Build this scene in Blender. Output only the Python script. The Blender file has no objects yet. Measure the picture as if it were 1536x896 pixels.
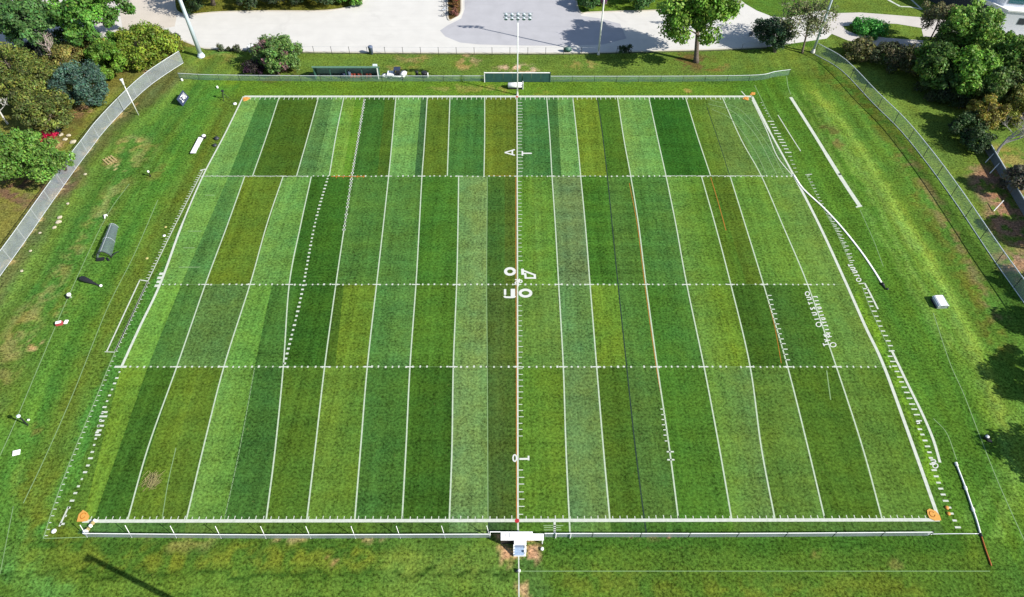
import bpy, bmesh, math, random
import numpy as np
from mathutils import Vector, Matrix

# ------------------------------------------------------------------ camera, sky, sun, exposure
scene = bpy.context.scene
COL = scene.collection
CAM_H, PITCH, FPX = 80.0, math.radians(50), 1040.0
cam_d = bpy.data.cameras.new('camera')
cam = bpy.data.objects.new('camera', cam_d)
COL.objects.link(cam)
cam.location = (0, 0, CAM_H)
cam.rotation_euler = (math.radians(90) - PITCH, 0, 0)
cam_d.sensor_width = 36.0
cam_d.lens = 36.0 * FPX / 1536.0
cam_d.clip_start, cam_d.clip_end = 0.5, 6000.0
scene.camera = cam

SUN_EL, SUN_DIR = 35.5, -23.0            # elevation; compass angle (from +x) the light comes from
world = bpy.data.worlds.new('World')
scene.world = world
world.use_nodes = True
wn = world.node_tree
sky = wn.nodes.new('ShaderNodeTexSky')
sky.sky_type = 'NISHITA'
sky.sun_disc = False
sky.sun_elevation = math.radians(SUN_EL)
sky.sun_rotation = math.radians(90 - SUN_DIR)
sky.air_density, sky.dust_density, sky.ozone_density = 1.0, 0.6, 1.0
bg = wn.nodes['Background']
bg.inputs[1].default_value = 0.075
wn.links.new(sky.outputs[0], bg.inputs[0])
sun_d = bpy.data.lights.new('sun', 'SUN')
sun_d.energy, sun_d.angle, sun_d.color = 4.2, math.radians(0.5), (1.0, 0.955, 0.88)
sun = bpy.data.objects.new('sun', sun_d)
COL.objects.link(sun)
_a, _e = math.radians(SUN_DIR), math.radians(SUN_EL)
_sv = Vector((math.cos(_a)*math.cos(_e), math.sin(_a)*math.cos(_e), math.sin(_e)))
sun.rotation_euler = _sv.to_track_quat('Z', 'Y').to_euler()
sun.location = _sv*200
vs = scene.view_settings
vs.view_transform, vs.look, vs.gamma, vs.use_curve_mapping = 'Standard', 'None', 1.0, False
vs.exposure = 0.90

# ------------------------------------------------------------------ helpers
rnd = random.Random(7)
npr = np.random.default_rng(7)
SP, CP = math.sin(PITCH), math.cos(PITCH)

def g(x, y, z=0.0):
    """point of the real place seen at pixel (x, y) of the 1536x896 photograph, on the level z"""
    u, v = (x-768)/FPX, (y-448)/FPX
    t = (CAM_H - z)/(SP + v*CP)
    return Vector((u*t, (CP - v*SP)*t, z))

def mpp(X, Y, Z=0.0):
    return (Y*CP + (CAM_H-Z)*SP)/FPX

def lin(c):
    c = c/255.0
    return c/12.92 if c <= .04045 else ((c+.055)/1.055)**2.4

LIGHT = (1.72, 1.73, 1.79)
def alb(r, g_, b):
    """surface albedo that gives this photographed colour on open level ground"""
    return tuple(min(.86, lin(c)/k) for c, k in zip((r, g_, b), LIGHT))

def curve(pts, n=8):
    """Catmull-Rom through 2D points"""
    P = [Vector(p[:2]) for p in pts]
    if len(P) < 3:
        return P
    P = [2*P[0]-P[1]] + P + [2*P[-1]-P[-2]]
    out = []
    for i in range(1, len(P)-2):
        a, b, c, d = P[i-1:i+3]
        for k in range(n):
            t = k/n
            out.append(.5*((2*b) + (c-a)*t + (2*a-5*b+4*c-d)*t*t + (3*b-a-3*c+d)*t*t*t))
    out.append(P[-2])
    return out

def gc(pts, n=8):
    return [g(p[0], p[1]) for p in curve(pts, n)]

# ---- materials
MATS = {}
def mat(name, color, rough=.7, metal=0.0, spec=.4, noise=.12, scale=3.0, alpha=1.0, bump=0.0):
    if name in MATS:
        return MATS[name]
    m = bpy.data.materials.new(name)
    m.use_nodes = True
    nt = m.node_tree
    N, L = nt.nodes, nt.links
    p = N['Principled BSDF']
    p.inputs['Roughness'].default_value = rough
    p.inputs['Metallic'].default_value = metal
    p.inputs['Specular IOR Level'].default_value = spec
    tc = N.new('ShaderNodeTexCoord')
    nz = N.new('ShaderNodeTexNoise')
    nz.inputs['Scale'].default_value = scale
    nz.inputs['Detail'].default_value = 5
    L.new(tc.outputs['Object'], nz.inputs['Vector'])
    mr = N.new('ShaderNodeMapRange')
    mr.inputs[1].default_value, mr.inputs[2].default_value = .25, .75
    mr.inputs[3].default_value, mr.inputs[4].default_value = 1-noise, 1+noise
    L.new(nz.outputs['Fac'], mr.inputs[0])
    mx = N.new('ShaderNodeVectorMath'); mx.operation = 'SCALE'
    mx.inputs[0].default_value = color
    L.new(mr.outputs[0], mx.inputs['Scale'])
    L.new(mx.outputs[0], p.inputs['Base Color'])
    if bump:
        b = N.new('ShaderNodeBump'); b.inputs['Strength'].default_value = bump; b.inputs['Distance'].default_value = .05
        L.new(nz.outputs['Fac'], b.inputs['Height']); L.new(b.outputs[0], p.inputs['Normal'])
    if alpha < 1:
        p.inputs['Alpha'].default_value = alpha
    MATS[name] = m
    return m

def math_node(N, L, op, a, b=None):
    n = N.new('ShaderNodeMath'); n.operation = op
    for i, v in enumerate((a, b)):
        if v is None: continue
        if isinstance(v, (int, float)): n.inputs[i].default_value = v
        else: L.new(v, n.inputs[i])
    return n.outputs[0]

def grass_material(name, grain=.34, patch=.16, streak=.10, hue=.5):
    m = bpy.data.materials.new(name); m.use_nodes = True
    nt = m.node_tree; N, L = nt.nodes, nt.links
    p = N['Principled BSDF']
    p.inputs['Roughness'].default_value = 1; p.inputs['Specular IOR Level'].default_value = 0
    at = N.new('ShaderNodeAttribute'); at.attribute_name = 'turf'
    tc = N.new('ShaderNodeTexCoord')
    def noise(scale, detail, rough=.6, sx=1, sy=1):
        mp = N.new('ShaderNodeMapping'); mp.inputs['Scale'].default_value = (sx, sy, 1)
        L.new(tc.outputs['Object'], mp.inputs['Vector'])
        n = N.new('ShaderNodeTexNoise'); n.inputs['Scale'].default_value = scale
        n.inputs['Detail'].default_value = detail; n.inputs['Roughness'].default_value = rough
        L.new(mp.outputs[0], n.inputs['Vector'])
        return n.outputs['Fac']
    def ctr(o, amp, gain=2.2):               # centred noise times amplitude
        return math_node(N, L, 'MULTIPLY', math_node(N, L, 'SUBTRACT', o, .5), amp*gain)
    f = noise(2.9, 2, .8)
    f2 = noise(.75, 3, .6)
    pt = noise(.13, 4, .6)
    st = noise(1.0, 3, .6, 1.1, .035)
    st2 = noise(1.0, 2, .5, .05, .55)
    s = math_node(N, L, 'ADD', ctr(f, grain, 3.4), ctr(pt, patch))
    s = math_node(N, L, 'ADD', s, ctr(f2, grain*.30))
    s = math_node(N, L, 'ADD', s, ctr(st, streak))
    s = math_node(N, L, 'ADD', s, ctr(st2, streak*.5))
    s = math_node(N, L, 'MAXIMUM', math_node(N, L, 'ADD', s, 1.0), .3)
    # hue drift between yellow-green and blue-green
    h = ctr(noise(.22, 4, .65), hue)
    cx = N.new('ShaderNodeCombineXYZ')
    L.new(math_node(N, L, 'ADD', 1.0, math_node(N, L, 'MULTIPLY', h, .55)), cx.inputs[0])
    cx.inputs[1].default_value = 1.0
    L.new(math_node(N, L, 'SUBTRACT', 1.0, math_node(N, L, 'MULTIPLY', h, .6)), cx.inputs[2])
    sc = N.new('ShaderNodeVectorMath'); sc.operation = 'SCALE'
    L.new(at.outputs['Color'], sc.inputs[0]); L.new(s, sc.inputs['Scale'])
    ml = N.new('ShaderNodeVectorMath'); ml.operation = 'MULTIPLY'
    L.new(sc.outputs[0], ml.inputs[0]); L.new(cx.outputs[0], ml.inputs[1])
    # scattered straw-coloured and dark specks
    w = math_node(N, L, 'GREATER_THAN', noise(1.3, 5, .8), .655)
    mix = N.new('ShaderNodeMix'); mix.data_type = 'RGBA'
    L.new(math_node(N, L, 'MULTIPLY', w, .35), mix.inputs[0])
    L.new(ml.outputs[0], mix.inputs[6]); mix.inputs[7].default_value = (*alb(140, 135, 80), 1)
    w2 = math_node(N, L, 'LESS_THAN', noise(1.6, 4, .75), .35)
    mix2 = N.new('ShaderNodeMix'); mix2.data_type = 'RGBA'
    L.new(math_node(N, L, 'MULTIPLY', w2, .55), mix2.inputs[0])
    L.new(mix.outputs[2], mix2.inputs[6]); mix2.inputs[7].default_value = (*alb(42, 74, 24), 1)
    L.new(mix2.outputs[2], p.inputs['Base Color'])
    return m

def paint_material(name, color, wear=.25):
    """line paint on turf: worn through in places so the blades show"""
    m = bpy.data.materials.new(name); m.use_nodes = True
    nt = m.node_tree; N, L = nt.nodes, nt.links
    p = N['Principled BSDF']; p.inputs['Roughness'].default_value = .95; p.inputs['Specular IOR Level'].default_value = .05
    tc = N.new('ShaderNodeTexCoord')
    n = N.new('ShaderNodeTexNoise'); n.inputs['Scale'].default_value = 2.2; n.inputs['Detail'].default_value = 5; n.inputs['Roughness'].default_value = .75
    L.new(tc.outputs['Object'], n.inputs['Vector'])
    mr = N.new('ShaderNodeMapRange'); mr.inputs[1].default_value = .30; mr.inputs[2].default_value = .55
    mr.inputs[3].default_value = wear; mr.inputs[4].default_value = 0
    L.new(n.outputs['Fac'], mr.inputs[0])
    mx = N.new('ShaderNodeMix'); mx.data_type = 'RGBA'
    L.new(mr.outputs[0], mx.inputs[0])
    mx.inputs[6].default_value = (*color, 1); mx.inputs[7].default_value = (*alb(120, 160, 90), 1)
    L.new(mx.outputs[2], p.inputs['Base Color'])
    return m

def leaf_material(name, rough=.55):
    m = bpy.data.materials.new(name); m.use_nodes = True
    nt = m.node_tree; N, L = nt.nodes, nt.links
    p = N['Principled BSDF']; p.inputs['Roughness'].default_value = rough; p.inputs['Specular IOR Level'].default_value = .25
    at = N.new('ShaderNodeAttribute'); at.attribute_name = 'leaf'
    L.new(at.outputs['Color'], p.inputs['Base Color'])
    tr = N.new('ShaderNodeBsdfTranslucent')
    L.new(at.outputs['Color'], tr.inputs['Color'])
    ms = N.new('ShaderNodeMixShader'); ms.inputs[0].default_value = .28
    L.new(p.outputs[0], ms.inputs[1]); L.new(tr.outputs[0], ms.inputs[2])
    L.new(ms.outputs[0], N['Material Output'].inputs['Surface'])
    return m

# ---- mesh builder
class MB:
    def __init__(s): s.v, s.f = [], []
    def add(s, vs_, fs):
        o = len(s.v); s.v += [tuple(v) for v in vs_]; s.f += [tuple(i+o for i in f) for f in fs]; return s
    def box(s, c, d, rz=0.0, tilt=0.0, bevel=0.0):
        x, y, z = (q/2 for q in d)
        R = Matrix.Rotation(rz, 3, 'Z') @ Matrix.Rotation(tilt, 3, 'Y'); C = Vector(c)
        b = min(bevel, x*.9, y*.9, z*.9)
        if b <= 0:
            vs_ = [C + R @ Vector((i*x, j*y, k*z)) for k in (-1, 1) for j in (-1, 1) for i in (-1, 1)]
            return s.add(vs_, [(0,2,3,1), (4,5,7,6), (0,1,5,4), (2,6,7,3), (0,4,6,2), (1,3,7,5)])
        bm = bmesh.new(); bmesh.ops.create_cube(bm, size=1)
        for v in bm.verts: v.co = Vector((v.co.x*d[0], v.co.y*d[1], v.co.z*d[2]))
        bmesh.ops.bevel(bm, geom=bm.edges[:], offset=b, segments=2, affect='EDGES')
        bm.verts.index_update()
        s.add([C + R @ v.co for v in bm.verts], [[v.index for v in f.verts] for f in bm.faces]); bm.free(); return s
    def tube(s, pts, r, n=8, cap=True):
        pts = [Vector(p) for p in pts]
        rs = r if isinstance(r, (list, tuple)) else [r]*len(pts)
        rings = []
        for i, p in enumerate(pts):
            d = (pts[min(i+1, len(pts)-1)] - pts[max(i-1, 0)]).normalized()
            a = d.orthogonal().normalized() if abs(d.z) > .95 else d.cross(Vector((0, 0, 1))).normalized()
            b = d.cross(a)
            rings.append([p + (a*math.cos(2*math.pi*k/n) + b*math.sin(2*math.pi*k/n))*rs[i] for k in range(n)])
        vs_ = [q for ring in rings for q in ring]; fs = []
        for i in range(len(pts)-1):
            for k in range(n):
                fs.append((i*n+k, i*n+(k+1) % n, (i+1)*n+(k+1) % n, (i+1)*n+k))
        if cap: fs += [tuple(range(n))[::-1], tuple(range((len(pts)-1)*n, len(pts)*n))]
        return s.add(vs_, fs)
    def lathe(s, prof, c=(0, 0, 0), n=14):
        C = Vector(c); vs_ = []; fs = []
        for r, z in prof:
            vs_ += [C + Vector((r*math.cos(2*math.pi*k/n), r*math.sin(2*math.pi*k/n), z)) for k in range(n)]
        for i in range(len(prof)-1):
            for k in range(n): fs.append((i*n+k, i*n+(k+1) % n, (i+1)*n+(k+1) % n, (i+1)*n+k))
        fs += [tuple(range(n))[::-1], tuple(range((len(prof)-1)*n, len(prof)*n))]
        return s.add(vs_, fs)
    def ball(s, c, r, sq=1.0, n=12, rings=7):
        return s.lathe([(max(.001, r*math.sin(math.pi*i/rings)), -r*sq*math.cos(math.pi*i/rings)) for i in range(rings+1)], c, n)
    def prism(s, poly, z0, z1):
        n = len(poly)
        vs_ = [(p[0], p[1], z0) for p in poly] + [(p[0], p[1], z1) for p in poly]
        return s.add(vs_, [tuple(range(n))[::-1], tuple(range(n, 2*n))] + [(i, (i+1) % n, (i+1) % n+n, i+n) for i in range(n)])
    def strip(s, pts, w, z=0.0):
        """flat ribbon along world points"""
        n = len(pts); ws = w if isinstance(w, (list, tuple)) else [w]*n
        vs_ = []
        for i, p in enumerate(pts):
            d = (pts[min(i+1, n-1)] - pts[max(i-1, 0)]); d = Vector((d.x, d.y, 0)).normalized()
            q = Vector((-d.y, d.x, 0))*ws[i]/2
            vs_ += [(p.x+q.x, p.y+q.y, z), (p.x-q.x, p.y-q.y, z)]
        return s.add(vs_, [(2*i, 2*i+1, 2*i+3, 2*i+2) for i in range(n-1)])
    def build(s, name, m, parent=None, smooth=False):
        me = bpy.data.meshes.new(name); me.from_pydata(s.v, [], s.f); me.materials.append(m)
        bm = bmesh.new(); bm.from_mesh(me); bmesh.ops.recalc_face_normals(bm, faces=bm.faces[:]); bm.to_mesh(me); bm.free()
        if smooth: me.polygons.foreach_set('use_smooth', [True]*len(me.polygons))
        o = bpy.data.objects.new(name, me); COL.objects.link(o)
        if parent: o.parent = parent
        return o

def flat(name, mb, m):
    """a horizontal sheet (faces turned up) that belongs to the setting"""
    me = bpy.data.meshes.new(name); me.from_pydata(mb.v, [], mb.f); me.materials.append(m)
    bm = bmesh.new(); bm.from_mesh(me)
    for f in bm.faces:
        f.normal_update()
        if f.normal.z < 0: f.normal_flip()
    bm.to_mesh(me); bm.free()
    o = bpy.data.objects.new(name, me); COL.objects.link(o); o['kind'] = 'structure'
    return o

def thing(name, label, cat, loc, rz=0.0, group=None):
    o = bpy.data.objects.new(name, None); COL.objects.link(o)
    o.location = loc; o.rotation_euler = (0, 0, rz); o.empty_display_size = .3
    o['label'] = label; o['category'] = cat
    if group: o['group'] = group
    return o

def tag(o, label, cat, group=None):
    o['label'] = label; o['category'] = cat
    if group: o['group'] = group
    return o

def dup(root, loc, rz=0.0, label=None):
    r = root.copy(); COL.objects.link(r); r.location = loc; r.rotation_euler = (0, 0, rz)
    if label: r['label'] = label
    for ch in list(root.children):
        c = ch.copy(); COL.objects.link(c); c.parent = r
        for gr in list(ch.children):
            d = gr.copy(); COL.objects.link(d); d.parent = c
    return r

WHITE = mat('white_paint', (.80, .80, .79), .5, noise=.05)
GALV = mat('galvanised_steel', (.52, .55, .58), .4, .55, noise=.08)
DKMET = mat('dark_metal', (.045, .05, .055), .5, .2)
BLACK = mat('black_plastic', (.018, .019, .022), .5)
POLE = mat('pale_blue_grey_paint', (.50, .58, .64), .4, noise=.06, scale=.6)
LEAF = leaf_material('leaves')
BARK = mat('bark', (.13, .105, .085), .95, spec=.1, noise=.35, scale=6, bump=.5)
DEADWOOD = mat('dead_wood', (.42, .37, .33), .95, spec=.1, noise=.2, scale=5)
LINE = paint_material('white_line_paint', alb(240, 246, 236), .35)
YARD_LINE = paint_material('yard_line_paint', alb(222, 238, 214), .45)
LINE_FAINT = paint_material('faded_line_paint', alb(158, 190, 138), .6)
ORANGE_LINE = paint_material('orange_line_paint', alb(206, 132, 62), .5)
NUMERAL = paint_material('numeral_paint', alb(250, 252, 250), .06)
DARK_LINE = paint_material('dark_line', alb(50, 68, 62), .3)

# ------------------------------------------------------------------ setting: ground and field
def inside(poly, X, Y):
    r = np.zeros(X.shape, bool); n = len(poly)
    for i in range(n):
        x1, y1 = poly[i][0], poly[i][1]; x2, y2 = poly[(i+1) % n][0], poly[(i+1) % n][1]
        if y1 == y2: continue
        c = ((Y >= y1) != (Y >= y2)) & (X < (x2-x1)*(Y-y1)/(y2-y1) + x1)
        r ^= c
    return r

def seg_dist(pts, X, Y):
    d = np.full(X.shape, 1e9, np.float32)
    for a, b in zip(pts[:-1], pts[1:]):
        vx, vy = b[0]-a[0], b[1]-a[1]; l2 = vx*vx+vy*vy + 1e-9
        t = np.clip(((X-a[0])*vx + (Y-a[1])*vy)/l2, 0, 1)
        d = np.minimum(d, np.hypot(X-a[0]-t*vx, Y-a[1]-t*vy))
    return d

def vnoise(X, Y, s, seed):
    """smooth value noise on the ground"""
    r = np.random.default_rng(seed).random((257, 257)).astype(np.float32)
    x, y = X/s + 1000.3, Y/s + 1000.7
    xi, yi = np.floor(x).astype(int), np.floor(y).astype(int)
    fx, fy = x-xi, y-yi; fx = fx*fx*(3-2*fx); fy = fy*fy*(3-2*fy)
    xi %= 256; yi %= 256
    return (r[yi, xi]*(1-fx) + r[yi, xi+1]*fx)*(1-fy) + (r[yi+1, xi]*(1-fx) + r[yi+1, xi+1]*fx)*fy

def axis(lo, hi, step, far):
    core = list(np.arange(lo, hi+step/2, step))
    out = [lo-d for d in far[::-1]] + core + [hi+d for d in far]
    return np.array(out, np.float32)
FAR = [4, 15, 50, 150, 400, 1000, 2500]
ax_x, ax_y = axis(-128, 128, .4, FAR), axis(18, 182, .4, FAR)
GX, GY = np.meshgrid(ax_x, ax_y)
# wobble the paint regions a little so their borders are as ragged as turf
WX = GX + 1.2*(vnoise(GX, GY, 2.2, 1)-.5) + 1.0*(vnoise(GX, GY, .8, 2)-.5)
WY = GY + 1.2*(vnoise(GX, GY, 2.2, 3)-.5) + 1.0*(vnoise(GX, GY, .8, 4)-.5)
TURF = np.empty(GX.shape + (3,), np.float32)
TURF[:] = alb(80, 122, 40)
def lay(mask, col):
    mask = np.clip(mask, 0, 1)[..., None]
    TURF[:] = TURF*(1-mask) + np.array(alb(*col), np.float32)*mask
def region(pts, col, op=1.0):
    lay(inside([g(*p) for p in pts], WX, WY)*op, col)
def stroke(pts, w, col, op=1.0, soft=.5, ragged=0.0, n=6):
    """band of turf of width w metres along pixels pts"""
    P = gc(pts, n)
    d = seg_dist(P, WX, WY)
    m = np.clip((w/2*(1+soft) - d)/(w*soft + 1e-6), 0, 1)
    if ragged:
        m = m*np.clip((vnoise(GX, GY, 1.4, 11) *.6 + vnoise(GX, GY, .6, 12)*.4 - .5)/.15 + 1-ragged, 0, 1)
    lay(m*op, col)
def spot(x, y, r, col, op=1.0, asp=1.0, ragged=.6):
    c = g(x, y); d = np.hypot((WX-c.x)/asp, WY-c.y)
    m = np.clip((r*1.3-d)/(r*.6), 0, 1)
    m = m*np.clip((vnoise(GX, GY, 1.3, 21)*.6 + vnoise(GX, GY, .6, 22)*.4 - .5)/.15 + 1-ragged, 0, 1)
    lay(m*op, col)

# broad grounds
region([(-60,-60), (310,70), (275,95), (130,225), (0,405), (-300,700), (-500,200)], (118,126,58))
region([(1219,80), (1310,156), (1396,253), (1490,390), (1560,480), (1900,600), (1900,-200), (1240,-50)], (100,132,50))
region([(270,70), (1230,70), (1225,118), (270,120)], (97,130,48))
region([(270,120), (1160,124), (1160,148), (270,146)], (92,134,34))
# left verge: mowing passes run along the fence
stroke([(262,112), (160,190), (78,300), (20,395), (-40,490)], 7.0, (98,112,62), .9, .5)
stroke([(286,125), (190,205), (110,310), (40,420), (-30,530)], 3.4, (104,148,56), .75, .8)
for q in range(7):
    stroke([(300+q*9,128), (215+q*13,205), (140+q*15,300), (60+q*17,430), (-20+q*18,590)], .45, (104,152,62) if q % 2 else (58,112,40), .55, .8)
stroke([(305,125), (215,215), (150,310), (60,450), (-40,640)], 4.5, (70,125,46), .7, .7)
stroke([(330,140), (262,250), (180,380), (100,540), (30,690), (-30,850)], 6.0, (70,128,42), .8, .4)
stroke([(250,235), (190,330), (120,450), (60,580), (0,700)], 1.8, (92,142,48), .7, .5)
stroke([(345,150), (300,240), (246,330), (180,450), (105,610), (50,740), (35,830)], 4.6, (96,122,40), .6, .8, n=8)
stroke([(345,150), (300,240), (246,330), (180,450), (105,610)], 1.2, (90,112,34), .4, .7)
stroke([(320,262), (250,400), (170,560), (90,740), (70,800)], 2.2, (72,132,48), .9, .4)
stroke([(20,480), (8,560), (-20,640)], 5, (90,120,45), .8)
# right verge
stroke([(1140,140), (1200,150), (1290,310), (1380,470), (1450,640), (1480,760)], 14, (74,122,34), .85, .4)
stroke([(1215,130), (1265,190), (1330,300), (1400,420), (1455,520), (1510,640), (1560,790)], 5.0, (108,152,52), .75, .7)
stroke([(1225,140), (1275,200), (1340,305), (1408,420), (1460,520), (1510,640)], 1.6, (132,166,62), .7, .8)
stroke([(1205,140), (1255,215), (1315,310), (1380,430), (1430,520)], .7, (124,162,70), .5, .8)
stroke([(1252,118), (1300,180), (1350,260), (1420,380), (1480,500), (1536,620)], 2.4, (84,132,44), .8, .5)
stroke([(1180,140), (1220,180), (1262,260), (1330,370), (1420,520)], 1.0, (110,152,66), .45, .8)
stroke([(1230,160), (1290,250), (1370,370)], 1.0, (118,160,76), .5, .8)
stroke([(1430,470), (1460,540), (1500,640), (1530,740)], 1.3, (86,136,62), .5, .7)
stroke([(1237,112), (1290,150), (1345,218), (1400,320), (1450,410), (1500,520)], 4.2, (98,112,42), .75, .5, ragged=.25)
stroke([(1355,225), (1400,300), (1445,380), (1500,480)], 2.0, (128,116,80), .6, .7, ragged=.4)
stroke([(1330,160), (1370,210), (1420,285), (1470,360)], 3.2, (112,150,48), .5, .6)
stroke([(1545,660), (1505,790), (1440,880), (1400,920)], 1.6, (112,158,60), .8, .5)
stroke([(1536,600), (1490,730), (1450,800), (1380,900)], 1.2, (102,150,58), .5, .7)
stroke([(30,700), (20,790), (60,860), (120,910)], 1.4, (104,152,62), .7, .6)
stroke([(-10,700), (-5,800), (30,880)], 1.6, (104,154,64), .7, .6)
stroke([(1560,640), (1536,760), (1500,850), (1440,930)], 2.4, (92,136,36), .7, .5)
stroke([(1280,440), (1335,545), (1385,665), (1402,720)], .9, (106,158,34), .9, .4)
# foreground below the near fence
region([(-60,812), (1500,808), (1700,1100), (-200,1100)], (78,118,36))
stroke([(60,815), (300,820), (700,815)], 2.0, (58,100,32), .8)
stroke([(830,812), (1100,812), (1440,812)], 2.4, (56,102,30), .8)
stroke([(130,845), (430,835), (720,850)], 2.4, (112,130,36), .75, .7, ragged=.3)
stroke([(20,880), (300,885), (760,888)], 2.6, (100,136,44), .7, .7, ragged=.2)
stroke([(850,870), (1100,885), (1360,880)], 2.4, (104,124,36), .6, .8, ragged=.3)
stroke([(600,850), (740,850)], 4.5, (104,142,58), .6, .8)
stroke([(790,835), (810,890)], 2.2, (74,118,56), .7, .7)
stroke([(-20,830), (40,860), (80,900)], 3.0, (88,144,60), .8, .6)
stroke([(30,730), (60,790), (110,830)], 5.0, (106,128,36), .7, .8, ragged=.1)
stroke([(-10,640), (0,740), (10,800)], 3.6, (76,130,44), .8, .5)
stroke([(860,800), (800,796)], 2.0, (70,120,44), .6)
# bare earth and worn places
for a in [(775,105,2.2,(205,185,155),1,1.9,.15), (700,97,1.6,(165,150,95),.8,1.6,.6), (875,98,1.6,(150,145,80),.7,2,.6), (620,88,1.8,(150,140,85),.7,2,.6),
          (705,88,1.4,(175,155,110),.8,1.5,.5), (1040,93,3.2,(105,85,55),.8,1.3,.3), (1028,136,.9,(170,150,85),.7,1,.4), (1070,100,1.8,(130,110,65),.7,1.4,.5),
          (415,112,3.5,(95,95,50),.7,1.3,.4), (205,70,3.4,(158,138,100),.9,1,.1), (190,98,2.6,(150,130,90),.8,1,.2), (222,108,1.3,(190,165,120),.9,1,.3),
          (118,168,2.2,(175,140,115),.9,1.3,.2), (100,172,2.4,(140,125,80),.8,1.2,.4), (60,275,5,(120,95,75),.85,1.3,.15), (30,285,4,(110,90,75),.8,1.2,.2), (80,214,1.6,(185,165,120),.9,1.2,.4),
          (195,215,2.3,(180,165,105),.6,1,.3), (165,242,1.4,(165,150,95),.7,1,.4), (40,480,3.2,(150,145,85),.45,.7,.25), (15,520,2.6,(150,145,90),.45,.7,.3), (52,515,1.0,(195,165,120),.9,.8,.4),
          (90,470,1.4,(150,145,80),.6,.8,.5), (235,260,2.2,(122,138,60),.7,.7,.3), (60,640,1.6,(130,110,55),.5,1,.4), (96,455,3,(100,130,50),.5,.7,.4),
          (1245,198,2.4,(98,104,52),.85,.75,.15), (1258,216,1.6,(112,108,62),.8,.7,.2), (1228,170,1.4,(72,112,42),.8,.8,.2), (1336,195,2,(106,118,40),.6,.8,.3),
          (765,830,1.0,(195,160,125),.9,1.2,.35), (792,826,1.3,(190,155,120),.95,.8,.25), (775,870,1.0,(170,150,100),.8,.5,.45), (784,885,1.2,(190,160,115),.8,.5,.4), (760,802,.9,(190,160,125),.9,1.4,.3),
          (280,800,1.8,(150,150,85),.5,2,.45), (222,790,.7,(170,155,95),.7,1.5,.4), (960,809,.5,(185,165,115),.6,4,.55), (1010,800,.6,(190,155,115),.9,1,.2), (430,809,.5,(185,170,120),.6,4,.5), (560,809,.5,(185,170,120),.6,4,.5),
          (500,834,.8,(160,130,85),.7,.8,.4), (1225,834,.6,(150,135,80),.4,1,.4), (1337,840,.7,(140,130,75),.4,1,.5), (1345,788,.7,(180,165,110),.8,2,.4),
          (1500,290,5,(150,118,94),.95,.8,.05), (1486,268,3.6,(155,124,100),.9,1.1,.1), (1522,340,5,(155,124,100),.95,.9,.05), (1510,240,4,(165,150,90),.6,1,.3), (1536,400,3.5,(160,130,105),.9,1,.1), (1470,160,3,(110,70,50),.8,1.2,.2), (1440,150,3,(80,60,40),.7,1.3,.3),
          (1420,115,4,(70,65,35),.8,1.6,.2), (1500,110,6,(75,65,40),.8,1.6,.2), (340,80,2,(90,150,65),.7,2,.3), (330,88,2,(140,140,70),.6,2,.4), (600,104,1.5,(150,135,80),.6,2.5,.5), (810,140,1.2,(130,140,50),.6,1.4,.4), (745,134,1.4,(150,145,75),.6,1.6,.3), (690,133,1.0,(135,145,70),.8,6,.2)]:
    spot(*a)
stroke([(205,155), (160,190), (105,262), (60,325), (20,385), (-20,430)], .7, (196,178,120), .85, .7, ragged=.3)
stroke([(225,215), (150,320), (80,430), (20,530), (-30,640)], 2.6, (150,150,88), .5, .9, ragged=.45)
stroke([(205,235), (130,340), (60,450), (0,560)], .5, (150,160,90), .5, .9, ragged=.6)
stroke([(45,290), (110,215), (150,160), (215,120)], 2.5, (112,138,48), .6, .7)
stroke([(30,245), (95,255)], 5, (110,88,66), .5, .8, ragged=.2)
stroke([(0,110), (60,150), (110,190)], 7, (95,85,45), .6, .7, ragged=.2)
stroke([(760,857), (560,862), (200,858), (-60,857)], .35, (38,74,20), .8, .6)
for q in range(3):
    y = 300 + q*12
    stroke([(162+q*4,247-q*4), (172+q*4,252-q*4)], .3, (210,190,130), .9, .6)

# mowing streaks run along the touchlines on both verges, across on the near and far strips
LB = gc([(420,60),(365,145),(304,265),(240,427),(182,551),(124,782),(60,1000)], 5)
RB = gc([(1090,60),(1128,145),(1190,262),(1270,427),(1326,550),(1409,781),(1480,1000)], 5)
for side, line in ((-1, LB), (1, RB)):
    d = seg_dist(line, GX, GY)
    ls = np.interp(GY, [p.y for p in line][::-1], [p.x for p in line][::-1])
    m = np.clip((side*(GX-ls) - .5)/1.5, 0, 1)
    fade = np.clip((34-d)/8, 0, 1)*m
    n = (vnoise(d*6, GY*.35, 3.4, 31+side)-.5)*.34 + (vnoise(d*6, GY*.25, 9.0, 41+side)-.5)*.26
    TURF *= (1 + n*fade)[..., None]
    h = (vnoise(d*6, GY*.3, 6.0, 51+side)-.5)*fade
    TURF[..., 0] *= 1 + .22*h
    TURF[..., 2] *= 1 - .2*h
n = (vnoise(GX*.3, GY*5, 3.0, 61)-.5)*.22*np.clip((31-GY)/2, 0, 1) + (vnoise(GX*.2, GY*4, 3.0, 62)-.5)*.2*np.clip((GY-121)/2, 0, 1)
TURF *= (1+n)[..., None]
TURF[:] = TURF*np.array([1.33, 1.16, 1.14], np.float32)
TURF[:] = TURF + (TURF.max(-1, keepdims=True)-TURF)*.045       # turf is a little greyer than pure leaf green

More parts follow.
